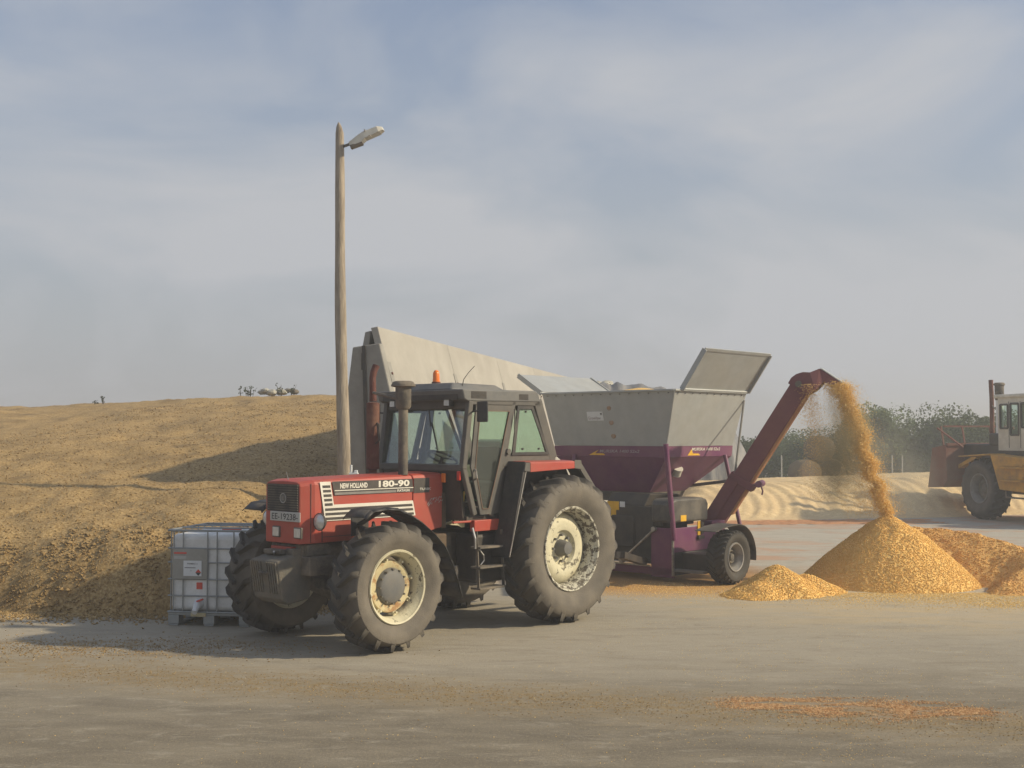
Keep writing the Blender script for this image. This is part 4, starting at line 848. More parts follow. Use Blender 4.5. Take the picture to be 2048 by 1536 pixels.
# lids
def lid(y0, s, x0, x1, ang, L=0.77):
    m = MB(); dy = sin(ang) * L * s; dz = cos(ang) * L
    nrm = Vector((0, cos(ang) * -s, sin(ang)))
    m.prism([(x0, y0, 3.05), (x1, y0, 3.05), (x1, y0 + dy, 3.05 + dz), (x0, y0 + dy, 3.05 + dz)], nrm * 0.02)
    for x in (x0, x1): m.bar((x, y0, 3.04), (x, y0 + dy, 3.05 + dz), 0.025, 0.09, up=nrm)
    m.bar((x0, y0 + dy, 3.05 + dz), (x1, y0 + dy, 3.05 + dz), 0.05, 0.02, up=nrm)
    m.tube([(x0 + 0.03, y0 + 0.01 * s, 3.045), (x1 - 0.03, y0 + 0.01 * s, 3.045)], 0.018, 8)
    return m.build('lid', M['galv'], G, fix=True)
lid(0.02, 1, -0.18, -2.16, radians(36)); lid(-2.87, -1, 0.0, -2.05, radians(60), 0.64)
# rust spots and label on the shaded face. face: x from 0 (z3.03) to -0.24 (z2.115)
def hf(y, z, out_=0.004): return (0 - 0.24 * (3.03 - z) / 0.915 + out_, y, z)
for z in (2.765, 2.52, 2.29):
    q = MB(); q.lathe([(0.0, 0.052), (0.006, 0.045), (0.009, 0.001)], 12, 'x', hf(-1.40, z, -0.001)); q.build('rust_spot', mat('rust_spot', (0.36, 0.2, 0.09), 0.9, dirt=(0.3, 0.29, 0.27), damt=0.8, dscale=14), hop)
X_ = (0, 1, 0); nup = Vector((0.24, 0, 0.915)).normalized()
q = MB(); q.prism([hf(-1.90, 2.70), hf(-1.55, 2.70), hf(-1.55, 2.545), hf(-1.90, 2.545)], (0.003, 0, 0)); lb = q.build('hopper_label', M['label'], hop, fix=True)
text('label_lettering', 'GrowHow', M['printgrey'], lb, hf(-1.88, 2.565, 0.008), X_, nup, 0.055, 0.27, bold=0.01)
q = MB(); q.tube([hf(-1.60, 2.66, 0.012), hf(-1.575, 2.675, 0.012), hf(-1.59, 2.64, 0.012)], 0.008, 5); q.build('label_mark', M['print'], lb)
# maker stripes on purple bands
def bandpt(y, z): return (-0.235 - 0.015 * (2.112 - z) / 0.177 + 0.004, y, z)
q = MB(); q.prism([bandpt(-1.98, 1.955), bandpt(-1.62, 1.955), bandpt(-1.66, 1.985), bandpt(-1.84, 1.985), bandpt(-1.76, 2.045)], (0.003, 0, 0)); ml = q.build('maker_mark', M['yellowst'], fun, fix=True)
text('maker_lettering', 'MURSKA 1400 S2x2', M['printgrey'], fun, bandpt(-1.74, 2.0), X_, (0, 0, 1), 0.05, 0.85, shear=0.2, bold=0.01)
ys = lambda z: -0.335 - 0.015 * (2.112 - z) / 0.177 + 0.004
q = MB(); q.prism([(-0.85, ys(1.95), 1.955), (-1.22, ys(1.95), 1.955), (-1.18, ys(1.95), 1.985), (-1.0, ys(2.0), 1.99), (-0.96, ys(2.05), 2.06)], (0, 0.003, 0)); q.build('maker_mark', M['yellowst'], fun, fix=True)
text('maker_lettering', 'MURSKA 1400 S2x2', M['white'], fun, (-0.97, ys(2.0) + 0.004, 2.035), (-1, 0, 0), (0, 0, 1), 0.05, 0.85, shear=0.2, bold=0.01)
# frame
q = MB(); q.box((0.49, -2.25, 0.10), (0.45, 0.30, 0.22)); q.box((0.49, -0.12, 0.07), (0.44, 0.30, 0.84)); q.box((0.49, -1.65, 0.10), (0.43, -1.05, 0.9)); q.box((-0.62, 0.27, 0.46), (0.49, 0.30, 0.84)); q.box((-1.9, -2.25, 0.18), (0.45, -2.15, 0.32)); q.box((-1.9, 0.10, 0.18), (0.45, 0.22, 0.32)); q.box((-1.9, -2.2, 0.18), (-1.8, 0.2, 0.32)); q.box((-1.0, 0.15, 0.30), (-0.62, 0.29, 0.9))
frm = q.build('frame', M['purple'], G, bevel=0.008)
q = MB(); q.box((0.50, 0.285, 0.10), (0.465, 0.31, 0.86)); q.bar((0.50, -2.2, 0.235), (0.50, -0.13, 0.235), 0.02, 0.025); q.build('frame_edge', M['chrome'], frm)
q = MB(); q.tube([(0.66, 0.30, 2.16), (0.48, 0.32, 0.66)], 0.042, 12); q.tube([(-0.24, -2.3, 1.96), (0.2, -2.2, 0.3)], 0.04, 12); 
q.tube([(-1.85, 0.15, 0.3), (-1.95, -0.32, 1.95)], 0.035, 10); q.tube([(-1.85, -2.2, 0.3), (-1.95, -2.45, 1.95)], 0.035, 10); q.each('hopper_post', M['purple'], frm, smooth=40)
q = MB(); q.box((0.40, -1.10, 0.26), (-0.55, -0.14, 1.16)); q.prism([(0.40, -1.10, 1.16), (-0.55, -1.10, 1.16), (-0.50, -1.05, 1.33), (0.30, -1.05, 1.36)], (0, 0.78, 0)); q.box((0.38, -0.30, 0.85), (-0.5, 0.02, 1.12)); q.box((0.41, -0.95, 0.5), (0.44, -0.5, 1.0)); q.tube([(0.40, -1.25, 0.86), (0.62, -1.25, 0.86)], 0.12, 16); q.box((0.3, -2.1, 0.25), (-1.2, -1.1, 0.9)); mill = q.build('mill_housing', M['machblack'], G, bevel=0.03, fix=True)
q = MB(); q.box((0.405, -1.06, 1.08), (0.412, -0.82, 1.22)); q.box((0.405, -0.98, 0.98), (0.412, -0.88, 1.08)); q.build('warning_sticker', M['yellowst'], mill)
q = MB(); q.box((0.405, -0.80, 1.13), (0.412, -0.70, 1.22)); q.build('notice_sticker', M['label'], mill)
q = MB(); q.prism([(0.56, 0.34, 0.93), (-0.43, 0.34, 0.93), (-0.45, 0.34, 1.20), (-0.40, 0.34, 1.27), (-0.30, 0.34, 1.30), (0.45, 0.34, 1.30), (0.54, 0.34, 1.27), (0.57, 0.34, 1.20)], (0, -0.40, 0)); tk = q.build('oil_tank', M['tankgrey'], G, bevel=0.035, fix=True, seg=3)
q = MB(); q.box((0.33, 0.34, 0.945), (0.18, 0.344, 1.04)); tk_s = q.build('tank_sticker', M['yellowst'], tk)
q = MB(); q.box((-0.18, 0.302, 0.70), (-0.25, 0.315, 0.92)); q.build('level_gauge', M['yellowst'], frm)
q = MB(); q.box((-0.26, 0.302, 0.72), (-0.33, 0.33, 0.91)); q.box((-0.17, 0.302, 0.64), (-0.33, 0.34, 0.69)); q.build('gauge_bracket', M['machblack'], frm)
q = MB(); q.tube([(0.52, -0.05, 0.80), (0.56, -0.64, 0.30)], 0.02, 8); q.tube([(0.52, -0.64, 0.30), (0.60, -0.64, 0.30)], 0.045, 12); q.tube([(0.50, -0.03, 0.82), (0.56, -0.03, 0.82)], 0.04, 12); q.build('stay_rod', M['chrome'], frm)
q = MB(); q.box((0.20, 0.28, 0.16), (-0.22, 0.84, 0.44)); q.box((0.48, 0.26, 0.10), (-0.9, 0.29, 0.455)); q.build('axle_beam', M['machblack'], frm, bevel=0.02)
q = MB(); q.box((0.35, 0.30, 0.17), (0.47, 0.85, 0.21)); q.build('wheel_step', M['hubgrey'], frm, bevel=0.004)
TM_S = tyre_mat('implement_tyre', 0.335, dark=(0.03, 0.028, 0.026), dust=(0.07, 0.062, 0.05))
for s, x in ((1, 0.03), (-1, 0.03)):
    yc = 1.02 if s > 0 else -2.75
    ag_wheel(G, (x, yc, 0.42), 0.42, 0.33, 0.215, s, 26, TM_S, 'plain', 'mill_wheel', lug=0.016, dphi=0.30)
    q = MB(); rows = []
    for k in range(15):
        a = radians(-52 + k * 9.2); r = 0.50
        xx, zz = x - r * sin(a) * -1, 0.42 + r * cos(a)
        rows.append((xx, zz))
    rows = [(x + 0.62, 0.84), (x + 0.42, 0.885), (x + 0.22, 0.905)] + [(x + 0.50 * sin(radians(18 - k * 9)), 0.42 + 0.50 * cos(radians(18 - k * 9))) for k in range(1, 14)]
    for (a, z1), (b_, z2) in zip(rows, rows[1:]): q.hexa([(b_, yc - 0.19, z2), (a, yc - 0.19, z1), (a, yc + 0.19, z1), (b_, yc + 0.19, z2), (b_, yc - 0.19, z2 + 0.012), (a, yc - 0.19, z1 + 0.012), (a, yc + 0.19, z1 + 0.012), (b_, yc + 0.19, z2 + 0.012)])
    q.build('wheel_mudguard', M['tankgrey'], G, fix=True)
# drawbar towards tractor
q = MB(); q.bar((0.45, -0.3, 0.28), (2.0, 0.45, 0.55), 0.12, 0.10); q.bar((0.45, -1.4, 0.28), (2.0, 0.45, 0.55), 0.12, 0.10); q.tube([(0.6, -1.25, 0.86), (2.6, 0.6, 0.8)], 0.06, 10); q.build('drawbar', M['machblack'], G)

# elevator: built in the mill's local frame, converted from yard coordinates
GI = (Matrix.Translation(G.location) @ Matrix.Rotation(YAW, 4, 'Z')).inverted()
def Lc(x, y, z): return GI @ Vector((x, y, z))
E0 = Vector((3.42, 20.55, 0.80)); E1 = Vector((4.76, 20.0, 3.06))
ed = (E1 - E0).normalized(); ew = Vector((0.35, 0.94, 0.0)); ew = (ew - ed * ew.dot(ed)).normalized(); eh = ed.cross(ew).normalized()
if eh.x < 0: eh = -eh
def EP(t, a, b_): p = E0 + ed * t + ew * a + eh * b_; return Lc(*p)
EL = (E1 - E0).length
def ebox(m, t0, t1, a0, a1, b0, b1): m.hexa([EP(t0, a0, b0), EP(t0, a1, b0), EP(t0, a1, b1), EP(t0, a0, b1), EP(t1, a0, b0), EP(t1, a1, b0), EP(t1, a1, b1), EP(t1, a0, b1)])
q = MB(); ebox(q, 0.0, EL, -0.14, 0.14, -0.20, 0.10); elv = q.build('elevator', M['elevator'], G, bevel=0.01, fix=True)
q = MB(); ebox(q, 0.3, EL - 0.05, -0.13, 0.13, 0.102, 0.14); q.build('sunlit_edge_strip', M['sunlitedge'], elv, bevel=0.004, fix=True)  # strip coloured orange as the elevator's sunlit edge
q = MB(); ebox(q, -0.1, 0.85, -0.17, 0.17, -0.24, -0.19); ebox(q, 0.80, 0.92, -0.17, 0.17, -0.24, 0.20); ebox(q, -0.1, 0.85, -0.17, -0.145, -0.2, -0.05); q.build('elevator_sleeve', M['elevator'], elv, bevel=0.006, fix=True)
q = MB(); q.tube([EP(0.98, -0.19, 0.24), EP(0.98, 0.19, 0.24)], 0.055, 14); q.tube([EP(0.98, 0, 0.24), EP(0.90, 0, 0.34), EP(0.84, 0, 0.36)], 0.015, 6); q.build('winch_roller', M['purple'], elv)
# head / hood: curved box bending over to the right and down
q = MB(); hd = []
A0 = EP(EL - 0.02, 0, -0.22); 
P0 = E0 + ed * (EL - 0.05)
prof_o = [P0 - eh * 0.22, P0 - eh * 0.225 + ed * 0.10, P0 - eh * 0.19 + ed * 0.19, P0 - eh * 0.12 + ed * 0.27, P0 - eh * 0.02 + ed * 0.325, Vector((P0.x + 0.30, P0.y - 0.06, P0.z + 0.345)), Vector((P0.x + 0.60, P0.y - 0.10, P0.z + 0.14))]
prof_i = [P0 + eh * 0.13, P0 + eh * 0.14 + ed * 0.02, P0 + eh * 0.16 + ed * 0.06, P0 + eh * 0.18 + ed * 0.10, P0 + eh * 0.20 + ed * 0.13, Vector((P0.x + 0.36, P0.y - 0.06, P0.z + 0.14)), Vector((P0.x + 0.50, P0.y - 0.10, P0.z + 0.09))]
for sgn in (-1, 1):
    for i in range(6):
        o4 = [prof_o[i], prof_o[i + 1], prof_i[i + 1], prof_i[i]]
        q.prism([Lc(*(p + ew * 0.165 * sgn)) for p in o4], (GI.to_3x3() @ (ew * 0.012 * sgn)))
for i in range(6):
    a, b_ = prof_o[i], prof_o[i + 1]; n_ = (b_ - a).cross(ew).normalized() * 0.012
    q.hexa([Lc(*(a - ew * 0.17)), Lc(*(b_ - ew * 0.17)), Lc(*(b_ + ew * 0.17)), Lc(*(a + ew * 0.17)), Lc(*(a - ew * 0.17 + n_)), Lc(*(b_ - ew * 0.17 + n_)), Lc(*(b_ + ew * 0.17 + n_)), Lc(*(a + ew * 0.17 + n_))])
hood = q.build('elevator_hood', M['elevator'], elv, fix=True)
q = MB(); a, b_ = prof_o[5], prof_o[6]; n_ = Vector((0.6, 0, 0.8)) * 0.02
q.hexa([Lc(*(p + n_ * k)) for k in (1, 1.6) for p in (a - ew * 0.18, b_ - ew * 0.18 + Vector((0.04, 0, -0.03)), b_ + ew * 0.18 + Vector((0.04, 0, -0.03)), a + ew * 0.18)]); q.build('hood_flap', M['galv'], hood, fix=True)
q = MB(); q.tube([EP(EL + 0.03, -0.15, -0.08), EP(EL + 0.03, -0.19, -0.08)], 0.055, 16); q.build('head_bearing', M['weight'], hood)
# stay between hopper and elevator
q = MB(); q.tube([(-2.15, -0.05, 2.9), EP(0.9, 0, -0.2)], 0.018, 8); q.tube([(-1.8, -1.0, 1.4), EP(0.75, 0, -0.2)], 0.028, 8); q.build('elevator_stay', M['hubgrey'], elv)
q = MB(); q.tube([EP(-0.05, -0.18, 0.0), EP(0.0, -0.25, 0.05), EP(0.05, -0.24, 0.14), EP(-0.12, -0.2, 0.24), EP(-0.16, -0.15, 0.30)], 0.014, 6); q.build('hydraulic_hose', M['chrome'], elv)

# falling stream
path = [(5.26, 19.86, 3.14), (5.38, 19.80, 2.92), (5.48, 19.74, 2.62), (5.58, 19.67, 2.26), (5.66, 19.58, 1.92), (5.74, 19.50, 1.62), (5.82, 19.40, 1.32), (5.87, 19.30, 1.04)]
def pathpt(t):
    f = t * (len(path) - 1); i = min(int(f), len(path) - 2); f -= i; return Vector(path[i]).lerp(Vector(path[i + 1]), f)
q = MB()
for _ in range(24000):
    t = random.random(); p = pathpt(t); wd = max(0.03, 0.085 - 0.045 * t + 0.04 * fbm(t * 9, 0, 0, 3))
    cl = 0.09 * fbm(t * 11, 7, 0, 3)
    q.kern(p + Vector((random.gauss(cl, wd), random.gauss(0, 0.09), random.gauss(0, 0.03))), random.uniform(0.005, 0.010))
for _ in range(14000):   # stragglers thrown short
    t = random.random() ** 0.8; p = pathpt(t); o_ = -abs(random.gauss(0, 0.26)) * (0.5 + t * 0.8)
    q.kern(p + Vector((max(o_, -0.62), random.gauss(0, 0.16), random.gauss(0, 0.05))), random.uniform(0.003, 0.006))
for _ in range(6000):
    t = random.random(); p = pathpt(t); q.kern(p + Vector((abs(random.gauss(0, 0.15)), random.gauss(0, 0.16), random.gauss(0, 0.06))), random.uniform(0.003, 0.006))
for _ in range(7000):   # veil dribbling from the hood mouth
    t = random.random() ** 1.6; p = Vector((4.80 + 0.28 * t + random.gauss(0, 0.07 + 0.10 * t), 19.9 + random.gauss(0, 0.1), 3.12 - 1.9 * t)); q.kern(p, random.uniform(0.003, 0.0065))
tag(q.build('grain_stream', M['kernel']), 'golden stream of crushed maize pouring from the elevator hood onto the pile', 'falling grain', kind='stuff')

# ------------------------------------------------------------------ wooden pole with lamp
LP = empty('wooden_lamp_pole', (-2.575, 19.0, 0), 0, 'tall weathered wooden pole carrying a cream street lamp near its top', 'lamp pole')
q = MB(); pts = []; rs = []
for k in range(25):
    z = 7.02 * k / 24; pts.append((-0.135 * z / 7.0 + 0.012 * sin(z * 1.1), 0, z)); rs.append(0.115 - 0.048 * z / 7.0 + 0.003 * sin(z * 3.3))
pts += [(-0.135, 0, 7.13), (-0.140, 0, 7.19)]; rs += [0.040, 0.012]
q.tube(pts, rs, 18); q.build('pole', M['wood'], LP, smooth=40)
q = MB(); q.tube([(-0.08, -0.02, 6.80), (0.02, -0.04, 6.83), (0.05, -0.04, 6.85)], 0.022, 10); q.build('lamp_arm', M['castiron'], LP)
ld = Vector((0.93, -0.06, 0.36)).normalized(); lw = Vector((0.06, 1, 0)).normalized(); lu = lw.cross(ld) * -1
if lu.z < 0: lu = -lu
l0 = Vector((0.035, -0.04, 6.84))
def LPt(t, a, b_): return l0 + ld * t + lw * a + lu * b_
q = MB()
sec = [(0.0, 0.035, -0.03, 0.03), (0.06, 0.06, -0.055, 0.04), (0.20, 0.085, -0.06, 0.075), (0.27, 0.10, -0.03, 0.085), (0.50, 0.11, -0.02, 0.08), (0.58, 0.08, -0.005, 0.045)]
vs = []
for t, hw, z0, z1 in sec: vs += [LPt(t, -hw, z0), LPt(t, hw, z0), LPt(t, hw * 0.8, z1), LPt(t, -hw * 0.8, z1)]
fs_ = [(0, 1, 2, 3)[::-1], (20, 21, 22, 23)] + [(i * 4 + k, i * 4 + (k + 1) % 4, i * 4 + 4 + (k + 1) % 4, i * 4 + 4 + k) for i in range(5) for k in range(4)]
q.add(vs, fs_); lh = q.build('lamp_head', M['lamphead'], LP, bevel=0.008, fix=True)
q = MB(); q.hexa([LPt(0.0, -0.05, -0.085), LPt(0.2, -0.075, -0.085), LPt(0.2, 0.075, -0.085), LPt(0.0, 0.05, -0.085), LPt(0.0, -0.05, -0.03), LPt(0.2, -0.08, -0.06), LPt(0.2, 0.08, -0.06), LPt(0.0, 0.05, -0.03)]); q.build('ballast_box', M['castiron'], lh, fix=True)
q = MB(); q.hexa([LPt(0.27, -0.095, -0.032), LPt(0.52, -0.095, -0.024), LPt(0.52, 0.095, -0.024), LPt(0.27, 0.095, -0.032), LPt(0.27, -0.1, -0.026), LPt(0.52, -0.1, -0.018), LPt(0.52, 0.1, -0.018), LPt(0.27, 0.1, -0.026)]); q.build('diffuser', M['lampglass'], lh, fix=True)
q = MB()
for t in (0.34, 0.56): q.tube([LPt(t, -0.10, -0.02), LPt(t + 0.02, -0.125, -0.03), LPt(t + 0.03, -0.11, -0.055)], 0.007, 6)
q.box(LPt(0.29, -0.1, 0.07), LPt(0.31, 0.1, 0.10)); q.build('clip', M['chrome'], lh)
# box on the pole
q = MB(); q.box((-2.50, 18.8, 1.56), (-2.36, 18.9, 1.72)); q.box((-2.42, 18.82, 1.7), (-2.37, 18.88, 1.76)); q.tube([(-2.47, 18.85, 1.72), (-2.47, 18.85, 1.84)], 0.02, 8)
q.v = [(x + 2.575, y - 19.0, z) for x, y, z in q.v]; q.build('junction_box', M['label'], LP, bevel=0.006)
q = MB(); q.tube([(0.17, -0.12, 0), (0.15, -0.12, 1.56)], 0.02, 8); q.build('cable_conduit', M['weight'], LP)

# ------------------------------------------------------------------ container tank (caged)
IB = empty('caged_liquid_tank', (-3.56, 15.42, 0), radians(-9), 'white plastic liquid tank in a grey metal cage on a pallet by the heap', 'liquid tank')
hx, hy = 0.52, 0.58
q = MB(); q.box((-hx + 0.02, -hy + 0.02, 0.17), (hx - 0.02, hy - 0.02, 1.10)); q.build('bottle', M['ibcwhite'], IB, bevel=0.07, seg=4, smooth=60)
q = MB(); r_ = 0.009
for z in (0.165, 0.36, 0.56, 0.76, 0.93, 1.145):
    rr = r_ * (1.5 if z in (0.165, 1.145) else 1)
    q.tube([(-hx, -hy, z), (hx, -hy, z)], rr, 8); q.tube([(hx, -hy, z), (hx, hy, z)], rr, 8); q.tube([(hx, hy, z), (-hx, hy, z)], rr, 8); q.tube([(-hx, hy, z), (-hx, -hy, z)], rr, 8)
for x in (-0.45, -0.33, -0.02, 0.10, 0.31, 0.44):
    for y in (-hy, hy): q.tube([(x, y - 0.004, 0.16), (x, y - 0.004, 1.15)], r_, 8)
for y in (-0.5, -0.3, -0.1, 0.1, 0.3, 0.5):
    for x in (-hx, hx): q.tube([(x, y, 0.16), (x, y, 1.15)], r_, 8)
for y in (-0.2, 0.2): q.tube([(-hx, y, 1.15), (hx, y, 1.15)], r_ * 1.3, 8)
q.build('cage', M['cage'], IB, smooth=40)
q = MB(); q.lathe([(1.09, 0.12), (1.135, 0.12), (1.14, 0.10), (1.14, 0.001)], 24, 'z', (0.05, 0, 0)); q.build('lid', M['labelred'], IB, fix=True)
q = MB(); q.box((-hx, -hy, 0.125), (hx, hy, 0.155))
for x in (-hx + 0.07, 0, hx - 0.07):
    for y in (-hy + 0.07, 0, hy - 0.07): q.box((x - 0.07, y - 0.07, 0.022), (x + 0.07, y + 0.07, 0.125))
    q.box((x - 0.06, -hy, 0), (x + 0.06, hy, 0.02))
q.build('pallet', M['cage'], IB, bevel=0.006)
q = MB(); q.box((-0.46, -hy - 0.022, 0.565), (-0.02, -hy - 0.016, 0.925)); ip = q.build('info_plate', M['ibcgrey'], IB)
q = MB(); q.box((-0.44, -hy - 0.026, 0.865), (-0.28, -hy - 0.0225, 0.885)); q.build('plate_strip', M['labelred'], ip)
q = MB(); q.box((-0.44, -hy - 0.026, 0.80), (-0.28, -hy - 0.0225, 0.84)); q.build('plate_label', M['plate'], ip)
q = MB(); q.box((-0.315, -hy - 0.03, 0.60), (-0.085, -hy - 0.0265, 0.785)); lb = q.build('paper_label', M['label'], ip)
text('label_lettering', 'FARMER 7.1', M['print'], lb, (-0.265, -hy - 0.0305, 0.74), (1, 0, 0), (0, 0, 1), 0.017, 0.13, bold=0.01)
q = MB(); q.box((-0.30, -hy - 0.0325, 0.697), (-0.16, -hy - 0.0305, 0.704)); q.box((-0.22, -hy - 0.0325, 0.66), (-0.215, -hy - 0.0305, 0.67)); q.build('label_rule', M['print'], lb)
q = MB(); c_ = (-0.125, 0.645)
q.prism([(c_[0] - 0.036, -hy - 0.0305, c_[1]), (c_[0], -hy - 0.0305, c_[1] + 0.04), (c_[0] + 0.036, -hy - 0.0305, c_[1])], (0, -0.002, 0)); q.build('hazard_diamond', M['labelred'], lb, fix=True)
q = MB(); q.prism([(c_[0] - 0.036, -hy - 0.0305, c_[1] - 0.001), (c_[0], -hy - 0.0305, c_[1] - 0.04), (c_[0] + 0.036, -hy - 0.0305, c_[1] - 0.001)], (0, -0.002, 0)); q.build('hazard_diamond_base', M['print'], lb, fix=True)
q = MB(); q.box((-0.165, -hy + 0.012, 0.44), (-0.09, -hy + 0.018, 0.52)); q.build('red_sticker', M['labelred'], IB)
q = MB(); q.tube([(-0.13, -hy + 0.05, 0.27), (-0.13, -hy - 0.05, 0.25), (-0.13, -hy - 0.09, 0.21)], [0.075, 0.05, 0.035], 16); vl = q.build('valve', M['label'], IB, smooth=40)
q = MB(); q.bar((-0.13, -hy - 0.05, 0.30), (-0.05, -hy - 0.06, 0.33), 0.03, 0.02); q.build('valve_handle', M['labelred'], vl)
q = MB(); q.tube([(-0.13, -hy - 0.09, 0.21), (-0.13, -hy - 0.13, 0.18)], 0.035, 14); q.build('valve_cap', M['ibcwhite'], vl)
q = MB(); q.box((-0.22, -hy - 0.02, 0.115), (-0.03, -hy - 0.012, 0.16)); q.build('pallet_plate', M['rimyellow'], IB)

# ------------------------------------------------------------------ tarp covered clamp behind the mill
q = MB()
def tarp_fn(u, v):
    y = 39.5 + 12 * v; xe = 7.95 + 0.35 * v
    x = 1.5 + (xe - 1.5) * (1 - (1 - u) ** 1.6)
    ridge = 4.02 - 0.085 * max(0, x - 3.7) ** 2 - 0.35 * max(0, 2.9 - x) ** 2
    z = ridge * sm(-0.02, 0.16, v) ** 0.5 * (1 - sm(0.7, 1.0, v) * 0.5)
    e = (xe - x) / 0.75
    if e < 1: z *= max(0.0, e) ** 0.28
    z += 0.05 * sin(x * 9 + 2 * fbm(x, y * 0.3, 0, 3)) * (1 - sm(0.2, 0.4, v)) + 0.05 * fbm(x * 1.6, y * 1.6, 3, 4)
    return (x, y, max(z, 0.0))
q.grid(tarp_fn, 170, 110)
tag(q.build('covered_silage_clamp', M['tarp'], smooth=180), 'rounded silage clamp under wrinkled grey plastic behind the mill hopper', 'covered clamp')
def rock(name, x, y, z, s, label, cat='stone', group=None, seed=0):
    m = MB(); n = 12
    for k in range(4):
        cx, cy_, cz = (random.uniform(-1, 1) * s, random.uniform(-0.6, 0.6) * s, random.uniform(0, 0.4) * s); r = s * random.uniform(0.35, 0.65)
        vs = []; fs = []
        for i in range(n + 1):
            th = pi * i / n
            for j in range(n):
                p = Vector((sin(th) * cos(2 * pi * j / n), sin(th) * sin(2 * pi * j / n), cos(th))); rr = r * (1 + 0.35 * noise.noise(p * 2.2 + Vector((seed + k * 3, 0, 0))))
                vs.append((cx + p.x * rr, cy_ + p.y * rr, cz + p.z * rr * 0.6))
        for i in range(n):
            for j in range(n): fs.append((i * n + j, (i + 1) * n + j, (i + 1) * n + (j + 1) % n, i * n + (j + 1) % n))
        m.add(vs, fs)
    o = m.build(name, M['stone'], smooth=30, fix=True); o.location = (x, y, z); return tag(o, label, cat, group)
rock('stone_rubble', 3.05, 41.9, 4.0, 0.38, 'pale lumps of rubble lying on top of the grey plastic clamp', 'rubble', seed=1)
def crest_z(x, y): return heap_h(x, y)
for i, (px, lab, s) in enumerate(((530, 'pale stone at the left of the rubble on the heap crest', 0.22), (553, 'largest pale boulder on the crest of the silage heap', 0.30), (580, 'dark grey lump at the right of the rubble on the heap crest', 0.20))):
    y = 36.0; x = (px - 1024) / 2450 * y; o = rock('crest_stone', x, y, crest_z(x, y) + 0.10, s, lab, 'stone', 'stones on the heap crest', 5 + i)
    if i == 2: o.data.materials[0] = M['weight']

# ------------------------------------------------------------------ trees, weeds
def leaf_mat(name, c1, c2):
    m = bpy.data.materials.new(name); m.use_nodes = True; t = m.node_tree; N = t.nodes; K = t.links
    b = N['Principled BSDF']; b.inputs['Roughness'].default_value = 0.7; b.inputs['Specular IOR Level'].default_value = 0.25
    tc = N.new('ShaderNodeTexCoord'); n = N.new('ShaderNodeTexNoise'); n.inputs['Scale'].default_value = 3.5; n.inputs['Detail'].default_value = 5; K.new(tc.outputs['Object'], n.inputs['Vector'])
    r = N.new('ShaderNodeValToRGB'); r.color_ramp.elements[0].position = 0.38; r.color_ramp.elements[0].color = (*c1, 1); r.color_ramp.elements[1].position = 0.66; r.color_ramp.elements[1].color = (*c2, 1)
    K.new(n.outputs['Fac'], r.inputs[0]); K.new(r.outputs[0], b.inputs['Base Color'])
    tl = N.new('ShaderNodeBsdfTranslucent'); K.new(r.outputs[0], tl.inputs[0]); ms = N.new('ShaderNodeMixShader'); ms.inputs[0].default_value = 0.25
    K.new(b.outputs[0], ms.inputs[1]); K.new(tl.outputs[0], ms.inputs[2]); K.new(ms.outputs[0], N['Material Output'].inputs[0]); return m
LM = [leaf_mat('leaf_dark', (0.03, 0.05, 0.015), (0.09, 0.13, 0.035)), leaf_mat('leaf_mid', (0.045, 0.07, 0.02), (0.14, 0.18, 0.05)), leaf_mat('leaf_pale', (0.06, 0.09, 0.03), (0.18, 0.22, 0.08))]
def tree_proto(seed, H_, W_, lm, nleaf=6500):
    rnd = random.Random(seed); root = empty('tree', (0, 0, 0))
    tr = MB(); tr.tube([(0, 0, 0), (0.03, 0.02, H_ * 0.3), (0.0, -0.03, H_ * 0.6), (0.04, 0, H_ * 0.85)], [0.10, 0.075, 0.045, 0.015], 8)
    cl = []
    for k in range(11):
        a = rnd.uniform(0, 2 * pi); z = H_ * rnd.uniform(0.15, 0.7); r = W_ * rnd.uniform(0.25, 0.5); e = Vector((cos(a) * r, sin(a) * r, z + H_ * rnd.uniform(0.08, 0.3)))
        tr.tube([(0, 0, z * 0.8), tuple(e * 0.5 + Vector((0, 0, z * 0.45))), tuple(e)], [0.035, 0.022, 0.008], 6); cl.append((e, rnd.uniform(0.20, 0.34) * W_))
    for k in range(9):
        a = rnd.uniform(0, 2 * pi); r = W_ * rnd.uniform(0, 0.42); cl.append((Vector((cos(a) * r, sin(a) * r, H_ * rnd.uniform(0.12, 0.93) * (1 - 0.25 * r / W_))), rnd.uniform(0.14, 0.30) * W_))
    tr.build('trunk', M['bark'], root, smooth=50)
    cr_ = MB(); per = nleaf // len(cl)
    for c_, r in cl:
        for _ in range(per):
            d = Vector((rnd.gauss(0, 1), rnd.gauss(0, 1), rnd.gauss(0, 0.85))).normalized() * r * rnd.uniform(0.3, 1.0) ** 0.6
            if rnd.random() < 0.06: d *= 1.15
            p = c_ + d
            if p.z < 0.05: continue
            s = rnd.uniform(0.05, 0.11); u = Vector((rnd.gauss(0, 1), rnd.gauss(0, 1), rnd.gauss(0, 1))).normalized(); v = u.cross(Vector((rnd.random(), rnd.random(), 1))).normalized()
            cr_.add([p - u * s, p + v * s * 0.55, p + u * s, p - v * s * 0.55], [(0, 1, 2, 3)])
    cr_.build('crown', lm, root)
    return root
protos = [tree_proto(11, 3.7, 3.4, LM[1]), tree_proto(23, 3.2, 3.6, LM[0]), tree_proto(31, 4.3, 2.9, LM[2]), tree_proto(47, 2.7, 3.2, LM[0])]
kinds = ['broad bushy green tree', 'low spreading dark green tree', 'taller pale green tree', 'small dense dark tree']
